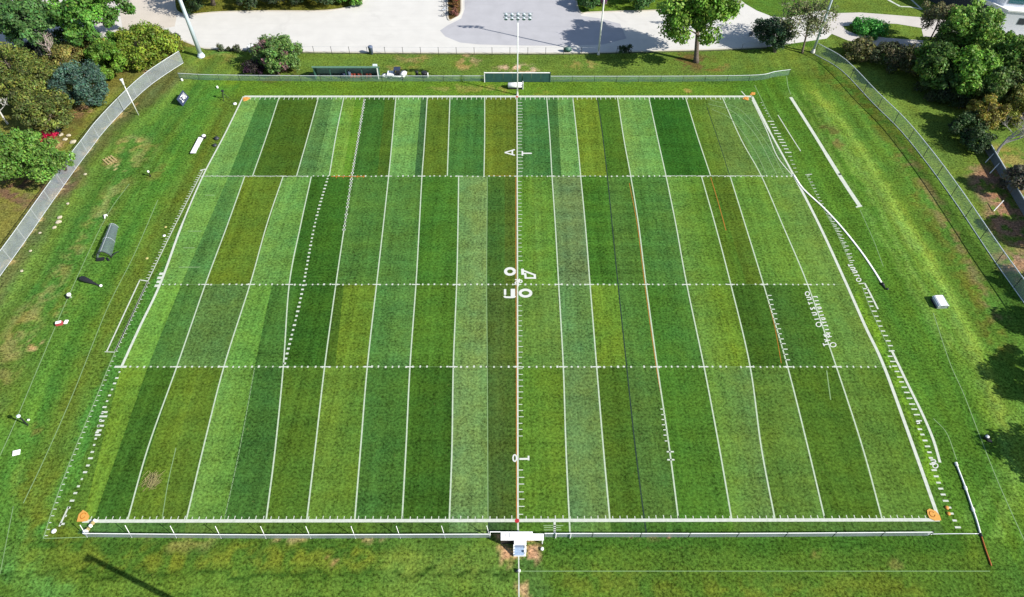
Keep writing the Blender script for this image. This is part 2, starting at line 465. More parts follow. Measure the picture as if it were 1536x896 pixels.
def colored_mesh(name, verts, faces, cols, m, attr):
    me = bpy.data.meshes.new(name)
    me.from_pydata(verts, [], faces) if isinstance(verts, list) else None
    if not isinstance(verts, list):
        nv, nf = len(verts), len(faces)
        k = faces.shape[1]
        me.vertices.add(nv); me.vertices.foreach_set('co', verts.astype(np.float32).ravel())
        me.loops.add(nf*k); me.loops.foreach_set('vertex_index', faces.astype(np.int32).ravel())
        me.polygons.add(nf); me.polygons.foreach_set('loop_start', np.arange(0, nf*k, k, dtype=np.int32))
        me.update(calc_edges=True)
    a = me.attributes.new(attr, 'FLOAT_COLOR', 'POINT')
    c = np.ones((len(me.vertices), 4), np.float32); c[:, :3] = cols
    a.data.foreach_set('color', c.ravel())
    me.materials.append(m)
    o = bpy.data.objects.new(name, me); COL.objects.link(o)
    return o

ny, nx = GX.shape
gv = np.stack([GX, GY, np.zeros_like(GX)], -1).reshape(-1, 3)
idx = np.arange(nx*ny).reshape(ny, nx)
gf = np.stack([idx[:-1, :-1], idx[:-1, 1:], idx[1:, 1:], idx[1:, :-1]], -1).reshape(-1, 4)
GRASS = grass_material('grass', 1.1, .32, .05, .42)
go = colored_mesh('grass_ground', gv, gf, TURF.reshape(-1, 3), GRASS, 'turf'); go['kind'] = 'structure'

# mown field: each row of the pitch is a run of mowing panels, (top x, bottom x, colour left edge, colour right edge)
R1, R2, R3, R4, R5 = (145, 264), (264, 427), (427, 550), (550, 782), (782, 801)
def B(r, g_, b): return (r, g_, b)
ROWS = [
 (R1, [(365,304,(118,172,84),(108,164,80)), (391,343,(62,120,54),(66,126,58)), (419,379,(62,102,24),(66,106,26)), (478,445,(84,136,72),(78,130,66)), (500,472,(108,166,88),(98,158,78)),
       (516,494,(108,162,62),(112,158,58)), (534,514,(92,146,40),(88,140,40)), (547,528,(52,106,40),(56,110,38)), (578,566,(68,108,34),(62,104,32)), (594,583,(112,172,88),(104,164,80)), (632,622,(58,108,58),(62,112,60)),
       (641,633,(86,120,26),(80,116,24)), (675,671,(64,122,52),(60,120,52)), (727,726,(112,132,34),(98,122,28)), (750,750,(96,120,26),(92,112,26)), (775,776,(68,128,62),(60,122,58)), (820,828,(60,116,56),(62,112,54)),
       (836,842,(108,164,82),(100,160,78)), (859,871,(116,146,38),(104,138,32)), (896,911,(60,112,22),(72,116,26)), (926,945,(112,162,78),(98,158,74)), (973,999,(38,98,20),(44,104,20)), (1028,1066,(84,126,36),(92,130,48)),
       (1060,1094,(98,134,60),(96,134,58)), (1083,1142,(92,142,72),(96,142,74)), (1128,1190,None,None)]),
 (R2, [(304,240,(112,168,78),(106,162,72)), (343,272,(74,130,62),(82,138,66)), (367,308,(100,132,32),(88,124,30)), (425,375,(104,162,78),(96,154,68)), (467,434,(48,102,22),(52,106,18)), (492,456,(50,104,14),(54,110,22)),
       (528,504,(76,128,54),(70,124,50)), (583,565,(78,132,58),(74,128,54)), (633,624,(60,118,38),(66,122,40)), (688,685,(100,148,80),(128,160,90)), (731,730,(58,104,40),(64,110,40)), (757,757,(70,104,36),(72,104,36)), (776,776,(82,142,46),(98,146,52)), (800,805,(98,148,56),(90,144,50)),
       (828,838,(100,138,82),(106,136,84)), (871,885,(58,114,34),(62,118,38)), (910,927,(74,122,50),(68,118,44)), (946,969,(66,122,48),(74,128,56)), (999,1030,(98,148,62),(94,144,48)), (1037,1076,(86,134,44),(80,130,44)), (1052,1096,(86,128,36),(70,116,20)),
       (1070,1120,(78,114,18),(84,120,30)), (1095,1145,(92,144,54),(98,146,52)), (1142,1211,(98,146,58),(104,148,66)), (1190,1270,None,None)]),
 (R3, [(240,182,(112,168,68),(102,160,60)), (272,222,(68,122,52),(74,126,56)), (308,265,(88,134,66),(84,130,62)), (375,336,(104,162,68),(96,156,60)), (408,382,(62,116,46),(66,120,48)), (434,425,(58,112,44),(54,108,34)), (448,428,(46,98,8),(50,104,12)), (504,487,(58,98,20),(66,108,26)),
       (516,503,(100,138,36),(94,134,34)), (565,551,(72,130,58),(80,134,62)), (624,615,(74,124,34),(70,120,36)), (685,680,(100,148,78),(122,154,84)), (730,731,(66,102,42),(78,112,46)), (757,757,(74,110,42),(72,106,40)), (776,776,(88,138,56),(100,140,58)),
       (838,845,(92,144,80),(92,142,72)), (885,895,(104,146,44),(96,140,40)), (927,940,(76,128,54),(70,124,46)), (969,986,(64,122,40),(68,124,48)), (1030,1056,(98,148,62),(100,144,44)), (1070,1105,(108,148,36),(92,136,36)), (1096,1125,(54,98,18),(58,104,22)),
       (1145,1181,(60,108,42),(66,116,36)), (1211,1254,(94,142,56),(102,144,62)), (1270,1326,None,None)]),
 (R4, [(182,124,(106,152,48),(96,144,46)), (222,140,(58,108,34),(56,104,30)), (265,191,(86,126,36),(94,130,34)), (300,232,(88,126,40),(78,118,28)), (336,279,(104,156,68),(94,148,56)), (382,336,(60,114,46),(58,110,44)), (425,399,(76,120,38),(72,116,34)), (487,460,(96,138,48),(86,132,44)), (551,532,(62,114,46),(64,116,42)),
       (615,603,(58,108,14),(48,96,18)), (680,674,(106,146,84),(112,152,80)), (731,732,(62,98,40),(72,106,42)), (757,757,(68,104,40),(64,100,36)), (776,776,(84,136,44),(92,134,40)), (845,854,(94,136,76),(98,136,70)), (895,915,(72,112,18),(64,108,14)), (940,967,(72,116,50),(74,120,48)),
       (986,1018,(66,120,32),(70,122,40)), (1056,1098,(96,144,54),(94,136,68)), (1125,1163,(82,124,44),(88,132,54)), (1181,1238,(72,116,30),(64,108,26)), (1254,1324,(92,136,52),(80,126,42)), (1326,1409,None,None)]),
 (R5, [(124,116,(74,122,58),(70,118,50)), (279,277,(88,128,56),(82,124,46)), (399,397,(72,116,46),(84,126,40)), (532,531,(88,130,42),(62,108,44)), (603,602,(72,116,46),(70,112,44)), (674,673,(104,146,80),(106,146,78)), (732,733,(52,96,54),(66,108,44)), (776,776,(74,124,40),(80,128,40)), (854,855,(86,134,64),(90,136,60)), (915,918,(54,102,36),(60,110,44)),
       (967,970,(66,118,44),(70,122,40)), (1098,1104,(76,120,46),(72,116,50)), (1409,1418,None,None)])]
def panel_alb(c):
    r, g_, b = c
    r = r if r < .70*g_ else .55*r + .45*.70*g_                # mown turf stays green rather than olive
    b = max(b, .30*g_)
    return alb(*[m_ + .90*(v_+o_-m_) for v_, o_, m_ in zip((r, g_, b), (14, 4, 8), (90, 130, 54))])
pv, pf, pc = [], [], []
for (y0, y1), es in ROWS:
    K = 40
    for e, nx_ in zip(es[:-1], es[1:]):
        o = len(pv)
        for k in range(K+1):
            t = k/K; y = y0 + (y1-y0)*t
            a, b = e[0]+(e[1]-e[0])*t, nx_[0]+(nx_[1]-nx_[0])*t
            for x, c in ((a, e[2]), (b, e[3])):
                q = g(x, y); pv.append((q.x, q.y, .004)); w_ = 1 + (.11*math.sin(y*.52)+.05*math.sin(y*.21+1) if y0 == 264 and 868 < x < 1000 else .025*math.sin(y*.33+a*.7)); pc.append(tuple(q_*w_ for q_ in panel_alb(c)))
        pf += [(o+2*k, o+2*k+2, o+2*k+3, o+2*k+1) for k in range(K)]
TURFM = grass_material('mown_turf', .9, .26, .44, .5)
po = colored_mesh('mown_field', pv, pf, np.array(pc, np.float32), TURFM, 'turf'); po['kind'] = 'structure'

# ---- field markings
ln = MB(); fa = MB(); org = MB(); drk = MB()
Z1, Z2, Z3 = .012, .016, .020
COLS = [  # yard lines down the whole pitch
 [(367,265),(341,338),(308,427),(265,551),(222,672),(191,782)], [(425,264),(400,338),(375,427),(336,550),(305,672),(279,782)],
 [(467,265),(451,338),(434,426),(425,550),(413,672),(399,782)], [(528,265),(517,338),(504,426),(487,550),(473,672),(460,782)],
 [(594,145),(587,224),(583,264),(575,338),(565,426),(551,550),(541,672),(532,782)], [(641,145),(636,224),(633,264),(629,338),(624,426),(615,550),(609,672),(603,782)],
 [(688,264),(687,338),(685,426),(680,550),(678,672),(674,782)],
 [(820,145),(825,210),(828,264),(833,338),(838,426),(845,550),(849,672),(855,800)], [(859,145),(866,210),(871,264),(878,338),(885,426),(895,550),(905,672),(915,782)],
 [(926,145),(936,210),(946,264),(958,338),(969,426),(986,550),(1004,672),(1018,782)], [(973,145),(987,210),(999,264),(1014,338),(1030,426),(1056,550),(1079,672),(1098,782)],
 [(1052,264),(1073,338),(1096,426),(1125,549),(1142,672),(1163,782)], [(1095,264),(1118,338),(1145,426),(1181,549),(1212,672),(1238,782)],
 [(1083,145),(1112,210),(1142,264),(1174,338),(1211,426),(1254,549),(1294,672),(1324,782)],
 [(419,145),(400,204),(379,264)], [(478,145),(462,204),(445,264)], [(516,145),(504,204),(494,264)], [(675,145),(673,204),(671,264)], [(727,145),(727,204),(726,264)], [(1028,145),(1046,204),(1066,264)]]
yl = MB()
for p in COLS: yl.strip(gc(p), .185, Z1)
ln.strip(gc([(775.5,146),(776,300),(776.5,550),(777,782),(778,798)]), .2, Z2)
for p, w in (([(366,145),(1128,145)], .6), ([(124,782),(1409,780)], .4)): ln.strip([g(*q) for q in p], w, Z2)
ln.strip(gc([(365,145),(336,204),(304,265),(272,340),(240,427),(210,490),(182,551)]), [.26]*24+[.36]*25, Z2)
ln.strip(gc([(1128,145),(1156,200),(1190,262),(1230,340),(1270,427),(1298,490),(1326,550),(1368,665),(1409,781)]), [.5]*8+[.34]*8+[.42]*49, Z2)
ln.strip(gc([(1128,150),(1150,196),(1166,235),(1189,264)]), .16, Z1)
for p, w in (([(301,264.5),(330,264.5),(460,264.5)], .13), ([(1000,264),(1140,264)], .10)): ln.strip([g(*q) for q in p], w, Z1)
# hash rows
def xing(y):
    xs = [776]
    for p in COLS:
        c = curve(p)
        for a, b in zip(c[:-1], c[1:]):
            if a.y <= y < b.y: xs.append(a.x + (b.x-a.x)*(y-a.y)/(b.y-a.y))
    return xs
for y, x0, x1 in ((264.5, 310, 1192), (427, 244, 1275), (550.5, 176, 1336)):
    m_ = mpp(*g(776, y)[:2]); step = .94
    x = x0
    while x < x1:
        if rnd.random() < .96:
            q = g(x + rnd.uniform(-.6, .6), y + rnd.uniform(-.4, .4)); w, h = rnd.uniform(.18, .30), rnd.uniform(.22, .38)
            ln.strip([q-Vector((w/2, 0, 0)), q+Vector((w/2, 0, 0))], h, Z1)
        x += step/m_*rnd.uniform(.9, 1.1)
    for cx in xing(y):
        q = g(cx, y); ln.strip([q-Vector((.6, 0, 0)), q+Vector((.6, 0, 0))], .18, Z3)
    fa.strip([g(x0, y), g(x1, y)], .04, .010)
def ticks(pts, step, length, w=.12, side=0, mb=None, jitter=.15, z=Z1, skip=.0):
    P = gc(pts, 14); acc = 0; nxt = step*.5
    for a, b in zip(P[:-1], P[1:]):
        L_ = (b-a).length; d = (b-a)/max(L_, 1e-6); nrm = Vector((-d.y, d.x, 0))
        while nxt <= acc + L_:
            q = a + d*(nxt-acc); l = length*rnd.uniform(1-jitter, 1+jitter)
            s0 = {0: -.5, 1: 0, -1: -1}[side]
            if rnd.random() >= skip:
                dirv = Vector((1, 0, 0)) if abs(d.y) > .5 else Vector((0, 1, 0))
                (mb or ln).strip([q + dirv*l*s0, q + dirv*l*(s0+1)], w, z)
            nxt += step*rnd.uniform(.92, 1.08)
        acc += L_
ticks([(366,146),(1128,146)], .95, .8, .11, -1)
ticks([(130,781),(1400,779.5)], .86, .5, .10, 1)
ticks([(776,152),(776,258)], .95, .95, .12, 1, z=Z1); ticks([(776,270),(776,395)], .95, .75, .10, 1); ticks([(776.5,455),(777,660)], .95, .66, .10, 1); ticks([(777,700),(777,775)], .95, .7, .11, 1)
org.strip(gc([(774,266),(774,400),(774.6,550),(775,780)]), .13, .010)
org.strip(gc([(944,275),(956,338),(967,426),(984,548),(993,600)]), .10, .010)
org.strip([g(497,265), g(547,265)], .2, Z2); ticks([(500,265),(546,265)], 1.2, .9, .12, 0, org)
org.strip(gc([(1066,266),(1078,306),(1089,346)]), .12, .010)
org.strip(gc([(1149,440),(1162,490),(1172,545)]), .09, .010)
org.strip(gc([(735,264),(776,264)]), .08, .010)
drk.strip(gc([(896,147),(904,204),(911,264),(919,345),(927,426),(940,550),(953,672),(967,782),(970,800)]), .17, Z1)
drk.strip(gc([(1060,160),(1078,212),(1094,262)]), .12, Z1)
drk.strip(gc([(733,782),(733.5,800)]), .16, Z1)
ticks([(492,266),(472,338),(451,448),(426,549)], .86, .36, .32, 0, ln, .3)
ticks([(547,148),(538,204),(528,264),(516,345)], .9, .42, .4, 0, ln, .3)
ln.strip(gc([(547,145),(538,204),(528,264)]), .17, Z1)
fa.strip(gc([(382,552),(360,672),(336,782)]), .1, Z1); ticks([(382,552),(360,672),(336,782)], .8, .16, .16, 0, fa)
fa.strip(gc([(731,266),(730,427),(731,550),(732,782)]), .1, Z1)
fa.strip(gc([(264,672),(252,725),(243,780)]), .1, Z1)
ticks([(1149,440),(1163,490),(1179,545)], .9, .7, .16, 1)
ticks([(1005,672),(1007,700)], 1.1, .9, .2, 0); ticks([(995,610),(1003,668)], .8, .45, .14, -1)
# left touchline dashes, ticked rule and coaching box
ticks([(181,554),(168,585),(152,625),(135,690),(113,740),(92,790)], .95, .42, .26, 0, ln, .45)
ticks([(158,615),(146,655)], .7, .8, .28, 0, ln, .3)
ln.strip(gc([(103,760),(89,790)]), .22, Z1)
P_ = [(305,255),(282,300),(253,358),(222,422)]
ln.strip(gc(P_), .13, Z1); ticks(P_, .6, .5, .12, -1)
ln.strip([g(300,256), g(308,254)], .3, Z1)
P_ = [(222,422),(173,527),(143,600),(110,680),(83,752),(65,808)]
fa.strip(gc(P_), .14, Z1); ticks(P_, .8, .42, .10, 1, ln)
ln.strip(gc(P_[:2]), .24, Z1)
for a, b, w in (((222,422),(209,420),.18), ((210,420),(160,528),.2), ((157,528),(172,528.5),.12)): ln.strip([g(*a), g(*b)], w, Z3)
for x, y, l in ((308,293,1.6),(282,347,2.2),(275,372,1.8),(268,401,3.4)): fa.strip([g(x,y), g(x,y)+Vector((l,0,0))], .14, Z1)
for x, y in ((243,411),(240,417),(239,423),(236,429)): ln.strip([g(x-4,y), g(x+4,y)], .5, Z3)
ln.strip([g(1366/8+1,550.5), g(190,550.5)], .34, Z3)
# thin guide lines on the verges
for p, w in (([(194,276),(158,328),(105,440),(60,545),(20,640),(-10,705)], .11), ([(237,300),(200,385),(160,465),(110,590),(66,690),(35,755)], .11),
             ([(65,808),(130,806)], .08), ([(1400,470),(1425,545),(1445,590),(1470,655),(1500,730),(1545,830)], .1), ([(778,857),(1100,857),(1485,857)], .08),
             ([(1180,115),(1182,130),(1186,142)], .12), ([(1290,315),(1310,360),(1325,400)], .09), ([(1400,628),(1420,650),(1435,690)], .1), ([(1240,556),(1246,600)], .14),
             ([(1062,156),(1100,168),(1135,205),(1165,262)], .12), ([(1066,150),(1112,166),(1150,215),(1176,262)], .10), ([(1068,164),(1098,180),(1130,222),(1150,262)], .10), ([(0,862),(20,760)], .08)): fa.strip(gc(p), w, Z1)
# right touchline
ln.strip(gc([(1186,146),(1222,203),(1259,263),(1290,310)]), [.62]*12+[.72]*13, Z1)
ln.strip([g(1284,311), g(1293,309)], .3, Z3)
ln.strip(gc([(1167,173),(1185,202),(1201,227)]), .16, Z1)
ticks([(1141,152),(1155,178)], .95, .3, .14, 0)
P_ = [(1155,180),(1166,200),(1184,232)]
ticks(P_, .95, 1.0, .24, 0, ln, .3); ticks([(1184,232),(1196,262)], 1.1, .6, .12, 0)
P_ = [(1209,262),(1233,310),(1255,350),(1275,395)]
fa.strip(gc(P_), .08, Z1); ticks(P_, .8, .5, .12, 1); ticks([(1240,320),(1262,362),(1276,396)], .8, .75, .14, 1)
ln.strip([g(1208,262.5), g(1218,261.5)], .16, Z1)
P_ = [(1293,430),(1305,462),(1320,495),(1336,528)]
fa.strip(gc(P_), .1, Z1); ticks(P_, .9, .7, .2, 1); ticks([(1330,531),(1352,580),(1375,632)], .85, .72, .2, 1); ticks([(1378,640),(1392,672),(1402,708),(1420,755),(1440,798)], .8, .6, .24, 0)
ln.strip(gc([(1288,426),(1297,425)]), .16, Z1); ln.strip(gc([(1297,425),(1307,444),(1317,464)]), .26, Z1)
ln.strip(gc([(1338,527),(1360,573),(1384,622),(1400,660),(1410,694)]), .34, Z1); ln.strip([g(1333,527), g(1340,526.5)], .2, Z3)
ln.strip(gc([(1112,137),(1121,147)]), .2, Z1); fa.strip(gc([(1132,128),(1150,165),(1158,180)]), .12, Z1)
# net-like rungs behind the near line
for y, a, b in ((788.5,815,845), (791.5,816,841), (795,816,842)): fa.strip([g(a,y), g(b,y)], .12, Z1)
ln.strip([g(832,782), g(832,800)], .26, Z1)
ln.strip(gc([(778,829),(778.3,860),(778.5,900)]), .14, Z1)

num = MB()
def stroke_px(pts, wpx, z=Z3):
    P = gc(pts, 8) if len(pts) > 2 else [g(*p) for p in pts]
    m_ = mpp(P[0].x, P[0].y)
    num.strip(P, wpx*m_, z)
def ring_px(cx, cy, rx, ry, wpx, sq=.35):
    pts = []
    for k in range(25):
        a = 2*math.pi*k/24; c, s = math.cos(a), math.sin(a)
        pts.append((cx + rx*math.copysign(abs(c)**(2*sq+.3), c), cy + ry*math.copysign(abs(s)**(2*sq+.3), s)))
    P = [g(*p) for p in pts]; num.strip(P, wpx*mpp(P[0].x, P[0].y), Z3)
# painted numerals, read from the right touchline: 0 4 / & / U 0, A T, 0 L
ring_px(765, 407.5, 6.7, 4.7, 4.6)
stroke_px([(783.6,403.5),(784.2,412.5)], 4.2, .020); stroke_px([(785.5,406.5),(803.5,413.2)], 3.2, .021); stroke_px([(802,411.8),(802.5,418.6)], 3.4, .022); stroke_px([(787.6,410),(788.6,418.4)], 3.4, .023); stroke_px([(787,417.3),(803.4,417.3)], 3.0, .024)
ring_px(781, 422.3, 2.0, 1.9, 1.9); ring_px(774.8, 424.6, 1.9, 1.6, 1.9); stroke_px([(772.5,419.6),(777,420.6),(780,419)], 2.2, .022); stroke_px([(777,420),(777,430)], 2.4, .023)
stroke_px([(757.6,434),(757.6,442.6)], 3.4, .020); stroke_px([(756.4,444.2),(759,446),(770,446),(772.6,444)], 3.6, .021); stroke_px([(769.4,433.6),(769.4,445.4)], 6.6, .022)
ring_px(788.2, 440, 8.1, 5.0, 4.6)
stroke_px([(757.2,229.2),(772.3,224.6)], 2.6, .020); stroke_px([(757.2,229.2),(772.3,233.2)], 2.6, .021); stroke_px([(768.5,226),(768.5,232.5)], 2.4, .022)
stroke_px([(783.6,227),(783.6,234)], 2.2, .020); stroke_px([(783.6,230.3),(797.6,230.3)], 2.9, .021)
ring_px(772.2, 687.4, 2.6, 4.9, 2.2); stroke_px([(779,688.8),(794,688.6)], 3.0, .020); stroke_px([(792.8,684),(792.8,690.8)], 2.6, .021)
# worn lettering along the right-hand yard lines
def glyph(cx, cy, kind, h=7.5, w=5.5):
    ux, uy = .40, .92                       # along the yard line
    def q(a, b): return (cx + a*w + b*h*ux*.5, cy + b*h*uy*.5 - a*w*.12)
    S = {'O': None, 'I': [[(-.6,0),(.6,0)]], 'L': [[(-.6,-.3),(.6,-.3)], [(.5,-.3),(.5,.5)]], 'Z': [[(-.5,-.5),(-.5,.5)], [(-.5,.5),(.5,-.5)], [(.5,-.5),(.5,.5)]],
         'U': [[(-.6,-.5),(.5,-.5)], [(.5,-.5),(.5,.5)], [(.5,.5),(-.6,.5)]], 'T': [[(-.5,-.6),(-.5,.6)], [(-.5,0),(.6,0)]], 'Y': [[(-.6,-.5),(0,0)], [(-.6,.5),(0,0)], [(0,0),(.6,0)]]}[kind]
    if S is None:
        ring_px(cx, cy, w*.55, h*.42, 1.5)
    else:
        for i, s_ in enumerate(S): stroke_px([q(*p) for p in s_], 1.7, .020+.001*i)
for (x, y), k in zip([(1211,441),(1213.5,448),(1216,455),(1219,463),(1221.5,471),(1225,479)], 'OUTZUI'): glyph(x, y, k)
glyph(1228, 487, 'O', 8, 7)
for i, k in enumerate('LITUTIUTLIYT'): glyph(1223 + i*1.95, 446 + i*5.4, k, 5, 5)
for (x, y), k in zip([(1240,503),(1241,511),(1239,517)], 'ZYT'): glyph(x, y, k, 8, 7)
glyph(1249.5, 517.5, 'O', 7.5, 8)
for (x, y), k in zip([(1276,398),(1279,403),(1282,408),(1285,414),(1288,420)], 'TUULO'): glyph(x, y, k, 6, 6)
glyph(1400, 692, 'U', 8, 6); glyph(1403, 699, 'O', 8, 7); glyph(1377, 634, 'U', 6, 4)
flat('field_lines', ln, LINE); flat('field_numerals', num, NUMERAL); flat('yard_lines', yl, YARD_LINE); flat('faint_field_lines', fa, LINE_FAINT); flat('orange_field_lines', org, ORANGE_LINE); flat('dark_field_lines', drk, DARK_LINE)
# red spots where the middle line meets the end lines
rs = MB()
for x, y in ((775.5,145.5), (775.6,781.5)):
    c = g(x, y); rs.prism([(c.x+.27*math.cos(a), c.y+.27*math.sin(a)) for a in np.linspace(0, 6.28, 13)[:-1]], .024, .026)
flat('red_field_spots', rs, mat('red_line_paint', alb(205, 45, 60), .9))

# ---- pavements
def paving_material(name, color, stain=.10):
    m = mat(name, color, .9, spec=.15, noise=stain, scale=.35)
    nt = m.node_tree; N, L = nt.nodes, nt.links
    p = N['Principled BSDF']; src = p.inputs['Base Color'].links[0].from_socket
    tc = [n for n in N if n.type == 'TEX_COORD'][0]
    def layer(src, node, lo, hi, col, fac):
        mr = N.new('ShaderNodeMapRange'); mr.inputs[1].default_value = lo; mr.inputs[2].default_value = hi; mr.inputs[4].default_value = fac
        L.new(node, mr.inputs[0])
        mx = N.new('ShaderNodeMix'); mx.data_type = 'RGBA'
        L.new(mr.outputs[0], mx.inputs[0]); L.new(src, mx.inputs[6]); mx.inputs[7].default_value = (*col, 1)
        return mx.outputs[2]
    n1 = N.new('ShaderNodeTexNoise'); n1.inputs['Scale'].default_value = .16; n1.inputs['Detail'].default_value = 6; n1.inputs['Distortion'].default_value = 1.2
    L.new(tc.outputs['Object'], n1.inputs['Vector'])
    src = layer(src, n1.outputs['Fac'], .58, .78, tuple(c*.75 for c in color), .45)
    mp = N.new('ShaderNodeMapping'); mp.inputs['Scale'].default_value = (.05, 1.4, 1)
    L.new(tc.outputs['Object'], mp.inputs['Vector'])
    n2 = N.new('ShaderNodeTexNoise'); n2.inputs['Scale'].default_value = 1; n2.inputs['Detail'].default_value = 3
    L.new(mp.outputs[0], n2.inputs['Vector'])
    src = layer(src, n2.outputs['Fac'], .55, .8, tuple(c*.85 for c in color), .4)
    L.new(src, p.inputs['Base Color'])
    return m
CONC = paving_material('pale_concrete', alb(248, 246, 243), .05)
ASPH = paving_material('grey_asphalt', alb(212, 212, 220), .06)
TANR = paving_material('tan_concrete', alb(238, 228, 216), .05)
PINK = paving_material('pinkish_path', alb(238, 232, 228), .05)
KERB = mat('kerb_concrete', alb(236, 228, 214), .9, noise=.08)
def sheet(name, px_pts, z, m, smooth=True):
    mb = MB(); P = [g(*p) for p in px_pts]
    mb.v = [(p.x, p.y, z) for p in P]; mb.f = [tuple(range(len(P)))]
    return flat(name, mb, m)
sheet('parking_lot', [(-160,-60),(175,-60),(172,0),(186,26),(150,55),(110,72),(60,78),(0,84),(-200,90)][::-1] if False else
      [(160,-90),(168,0),(176,40),(186,52),(205,46),(232,45),(262,56),(292,68),(306,72.5),(340,74),(380,75.5),(480,78),(560,79.2),(700,79.5),(860,79.5),(960,77),(1060,74.5),(1150,70.5),(1185,66),(1240,58),(1252,47),(1262,40),(1275,38),(1250,20),(1235,15),(1180,27),(1158,25),(1135,16),(1118,6),(1100,-10),(1090,-90)], .004, CONC)
sheet('left_parking_lot', [(-300,-60),(175,-60),(172,0),(176,40),(186,53),(150,68),(112,78),(90,84),(40,84),(-30,82),(-300,90)], .008, PINK)
sheet('side_road', [(176,-90),(176,0),(186,52),(232,45),(262,40),(266,20),(262,0),(262,-90)], .010, TANR)
sheet('asphalt_drive', [(697,-90),(697,14),(692,28),(672,38),(660,46),(668,55),(690,64),(720,67),(780,68.5),(850,69),(905,67),(940,58),(930,36),(900,28),(872,24),(864,0),(862,-90)], .010, ASPH)
sheet('garden_path', [(1236,15),(1252,20),(1290,19),(1330,22),(1380,26),(1440,33),(1500,44),(1600,56),(1600,74),(1500,66),(1440,58),(1385,55),(1382,42),(1345,36),(1300,34),(1275,36),(1264,40),(1270,46),(1285,52),(1330,57),(1385,61),(1385,77),(1330,72),(1292,66),(1272,61),(1255,54),(1240,48),(1225,40)], .012, PINK)
def island(name, px_pts, m_col, z=.14):
    """raised planted island with a kerb round it"""
    P = gc(px_pts + [px_pts[0]], 5)
    mb = MB(); mb.v = [(p.x, p.y, z-.02) for p in P[:-1]]; mb.f = [tuple(range(len(P)-1))]
    me_c = np.array([alb(*m_col)]*len(mb.v), np.float32)
    o = colored_mesh(name, mb.v, mb.f, me_c, GRASS, 'turf')
    if o.data.polygons[0].normal.z < 0: o.data.flip_normals()
    o['kind'] = 'structure'
    kb = MB(); n = len(P); vs_ = []
    for i in range(n):
        d = (P[(i+1) % (n-1)] - P[(i-1) % (n-1)]).normalized(); q = Vector((-d.y, d.x, 0))*.16
        vs_ += [(P[i].x-q.x, P[i].y-q.y, -.05), (P[i].x-q.x, P[i].y-q.y, z), (P[i].x+q.x, P[i].y+q.y, z), (P[i].x+q.x, P[i].y+q.y, -.05)]
    kb.add(vs_, [(4*i+k, 4*i+k+1, 4*i+k+5, 4*i+k+4) for i in range(n-1) for k in range(3)])
    k = kb.build('kerb', KERB); k['kind'] = 'structure'
island('planted_island', [(262,-70),(262,4),(270,20),(288,22),(330,18.5),(400,17),(470,17),(506,14.5),(530,9),(546,0),(565,-30),(560,-70)], (118,120,50))
island('planted_island', [(671,-70),(671,-20),(671,14),(673,30),(682,28),(691,20),(692,0),(692,-70)], (112,92,58))
island('planted_island', [(864,-70),(864,-10),(866,10),(872,20),(885,19),(930,17.5),(992,15.5),(1020,10),(1050,-20),(1050,-70)], (108,138,50))
edge = MB()
edge.strip(gc([(306,72.5),(380,75.5),(480,78),(700,79.5),(860,79.5),(960,77),(1060,74.5),(1150,70.5)]), .45, .016)
edge.strip(gc([(186,53),(205,46),(232,45),(262,56),(292,68),(306,72.5)]), .35, .016)
flat('lot_edging', edge, KERB)
dk = MB(); dk.strip(gc([(306,74.5),(380,77.5),(480,80),(700,81.5),(860,81.5),(960,79),(1060,76.5),(1150,72.5)]), .3, .012); flat('soil_edge', dk, mat('dark_soil', alb(92, 92, 70), .95, noise=.3))
mk = MB()
for p in ([(1330,-2),(1350,10)], [(1350,10),(1365,10.5),(1383,14.5)], [(1383,14.5),(1364,-3)]): mk.strip([g(*q) for q in p], .45, .012)
mk.strip(gc([(1322,-6),(1337,3),(1350,9)]), .4, .014)
flat('far_lawn_lines', mk, LINE)

# ------------------------------------------------------------------ fences
def fence(label, group, px_base, h, spacing, panel_m, rail_m, post_m, post_r=.04, rail_r=.04, over=.0, lean=(0, 0), bottom=False, smooth=4, name='chain_link_fence', mid=False):
    P = gc(px_base, smooth) if len(px_base) > 2 else [g(*p) for p in px_base]
    o = P[0].copy()
    root = thing(name, label, 'fence', o, 0, group)
    Q = [p-o for p in P]
    lens = [0]
    for a, b in zip(Q[:-1], Q[1:]): lens.append(lens[-1] + (b-a).length)
    def at(d):
        for i in range(len(Q)-1):
            if d <= lens[i+1] or i == len(Q)-2:
                return Q[i].lerp(Q[i+1], (d-lens[i])/max(1e-6, lens[i+1]-lens[i]))
    if panel_m:
        mb = MB(); n = len(Q)
        mb.v = [(q.x, q.y, .04) for q in Q] + [(q.x, q.y, h-.03) for q in Q]
        mb.f = [(i, i+1, n+i+1, n+i) for i in range(n-1)]
        mb.build('wire_mesh', panel_m, root)
    top = MB().tube([q+Vector((0, 0, h)) for q in Q], rail_r, 6); top.build('top_rail', rail_m, root)
    if mid: MB().tube([q+Vector((0, 0, h*.5)) for q in Q], rail_r*.7, 6).build('middle_rail', rail_m, root)
    if bottom: MB().tube([q+Vector((0, 0, .06)) for q in Q], rail_r*.8, 6).build('bottom_rail', rail_m, root)
    k = max(1, round(lens[-1]/spacing)); me = None
    for i in range(k+1):
        q = at(lens[-1]*i/k)
        if me is None:
            pm = MB().tube([(0, 0, 0), (lean[0], lean[1], h+over)], post_r, 8).lathe([(post_r*1.5, 0), (post_r*1.2, .07), (.005, .1)], (lean[0], lean[1], h+over-.02), 8)
            po_ = pm.build('post', post_m, root); me = po_.data
        else:
            po_ = bpy.data.objects.new('post', me); COL.objects.link(po_); po_.parent = root
        po_.location = q
    return root

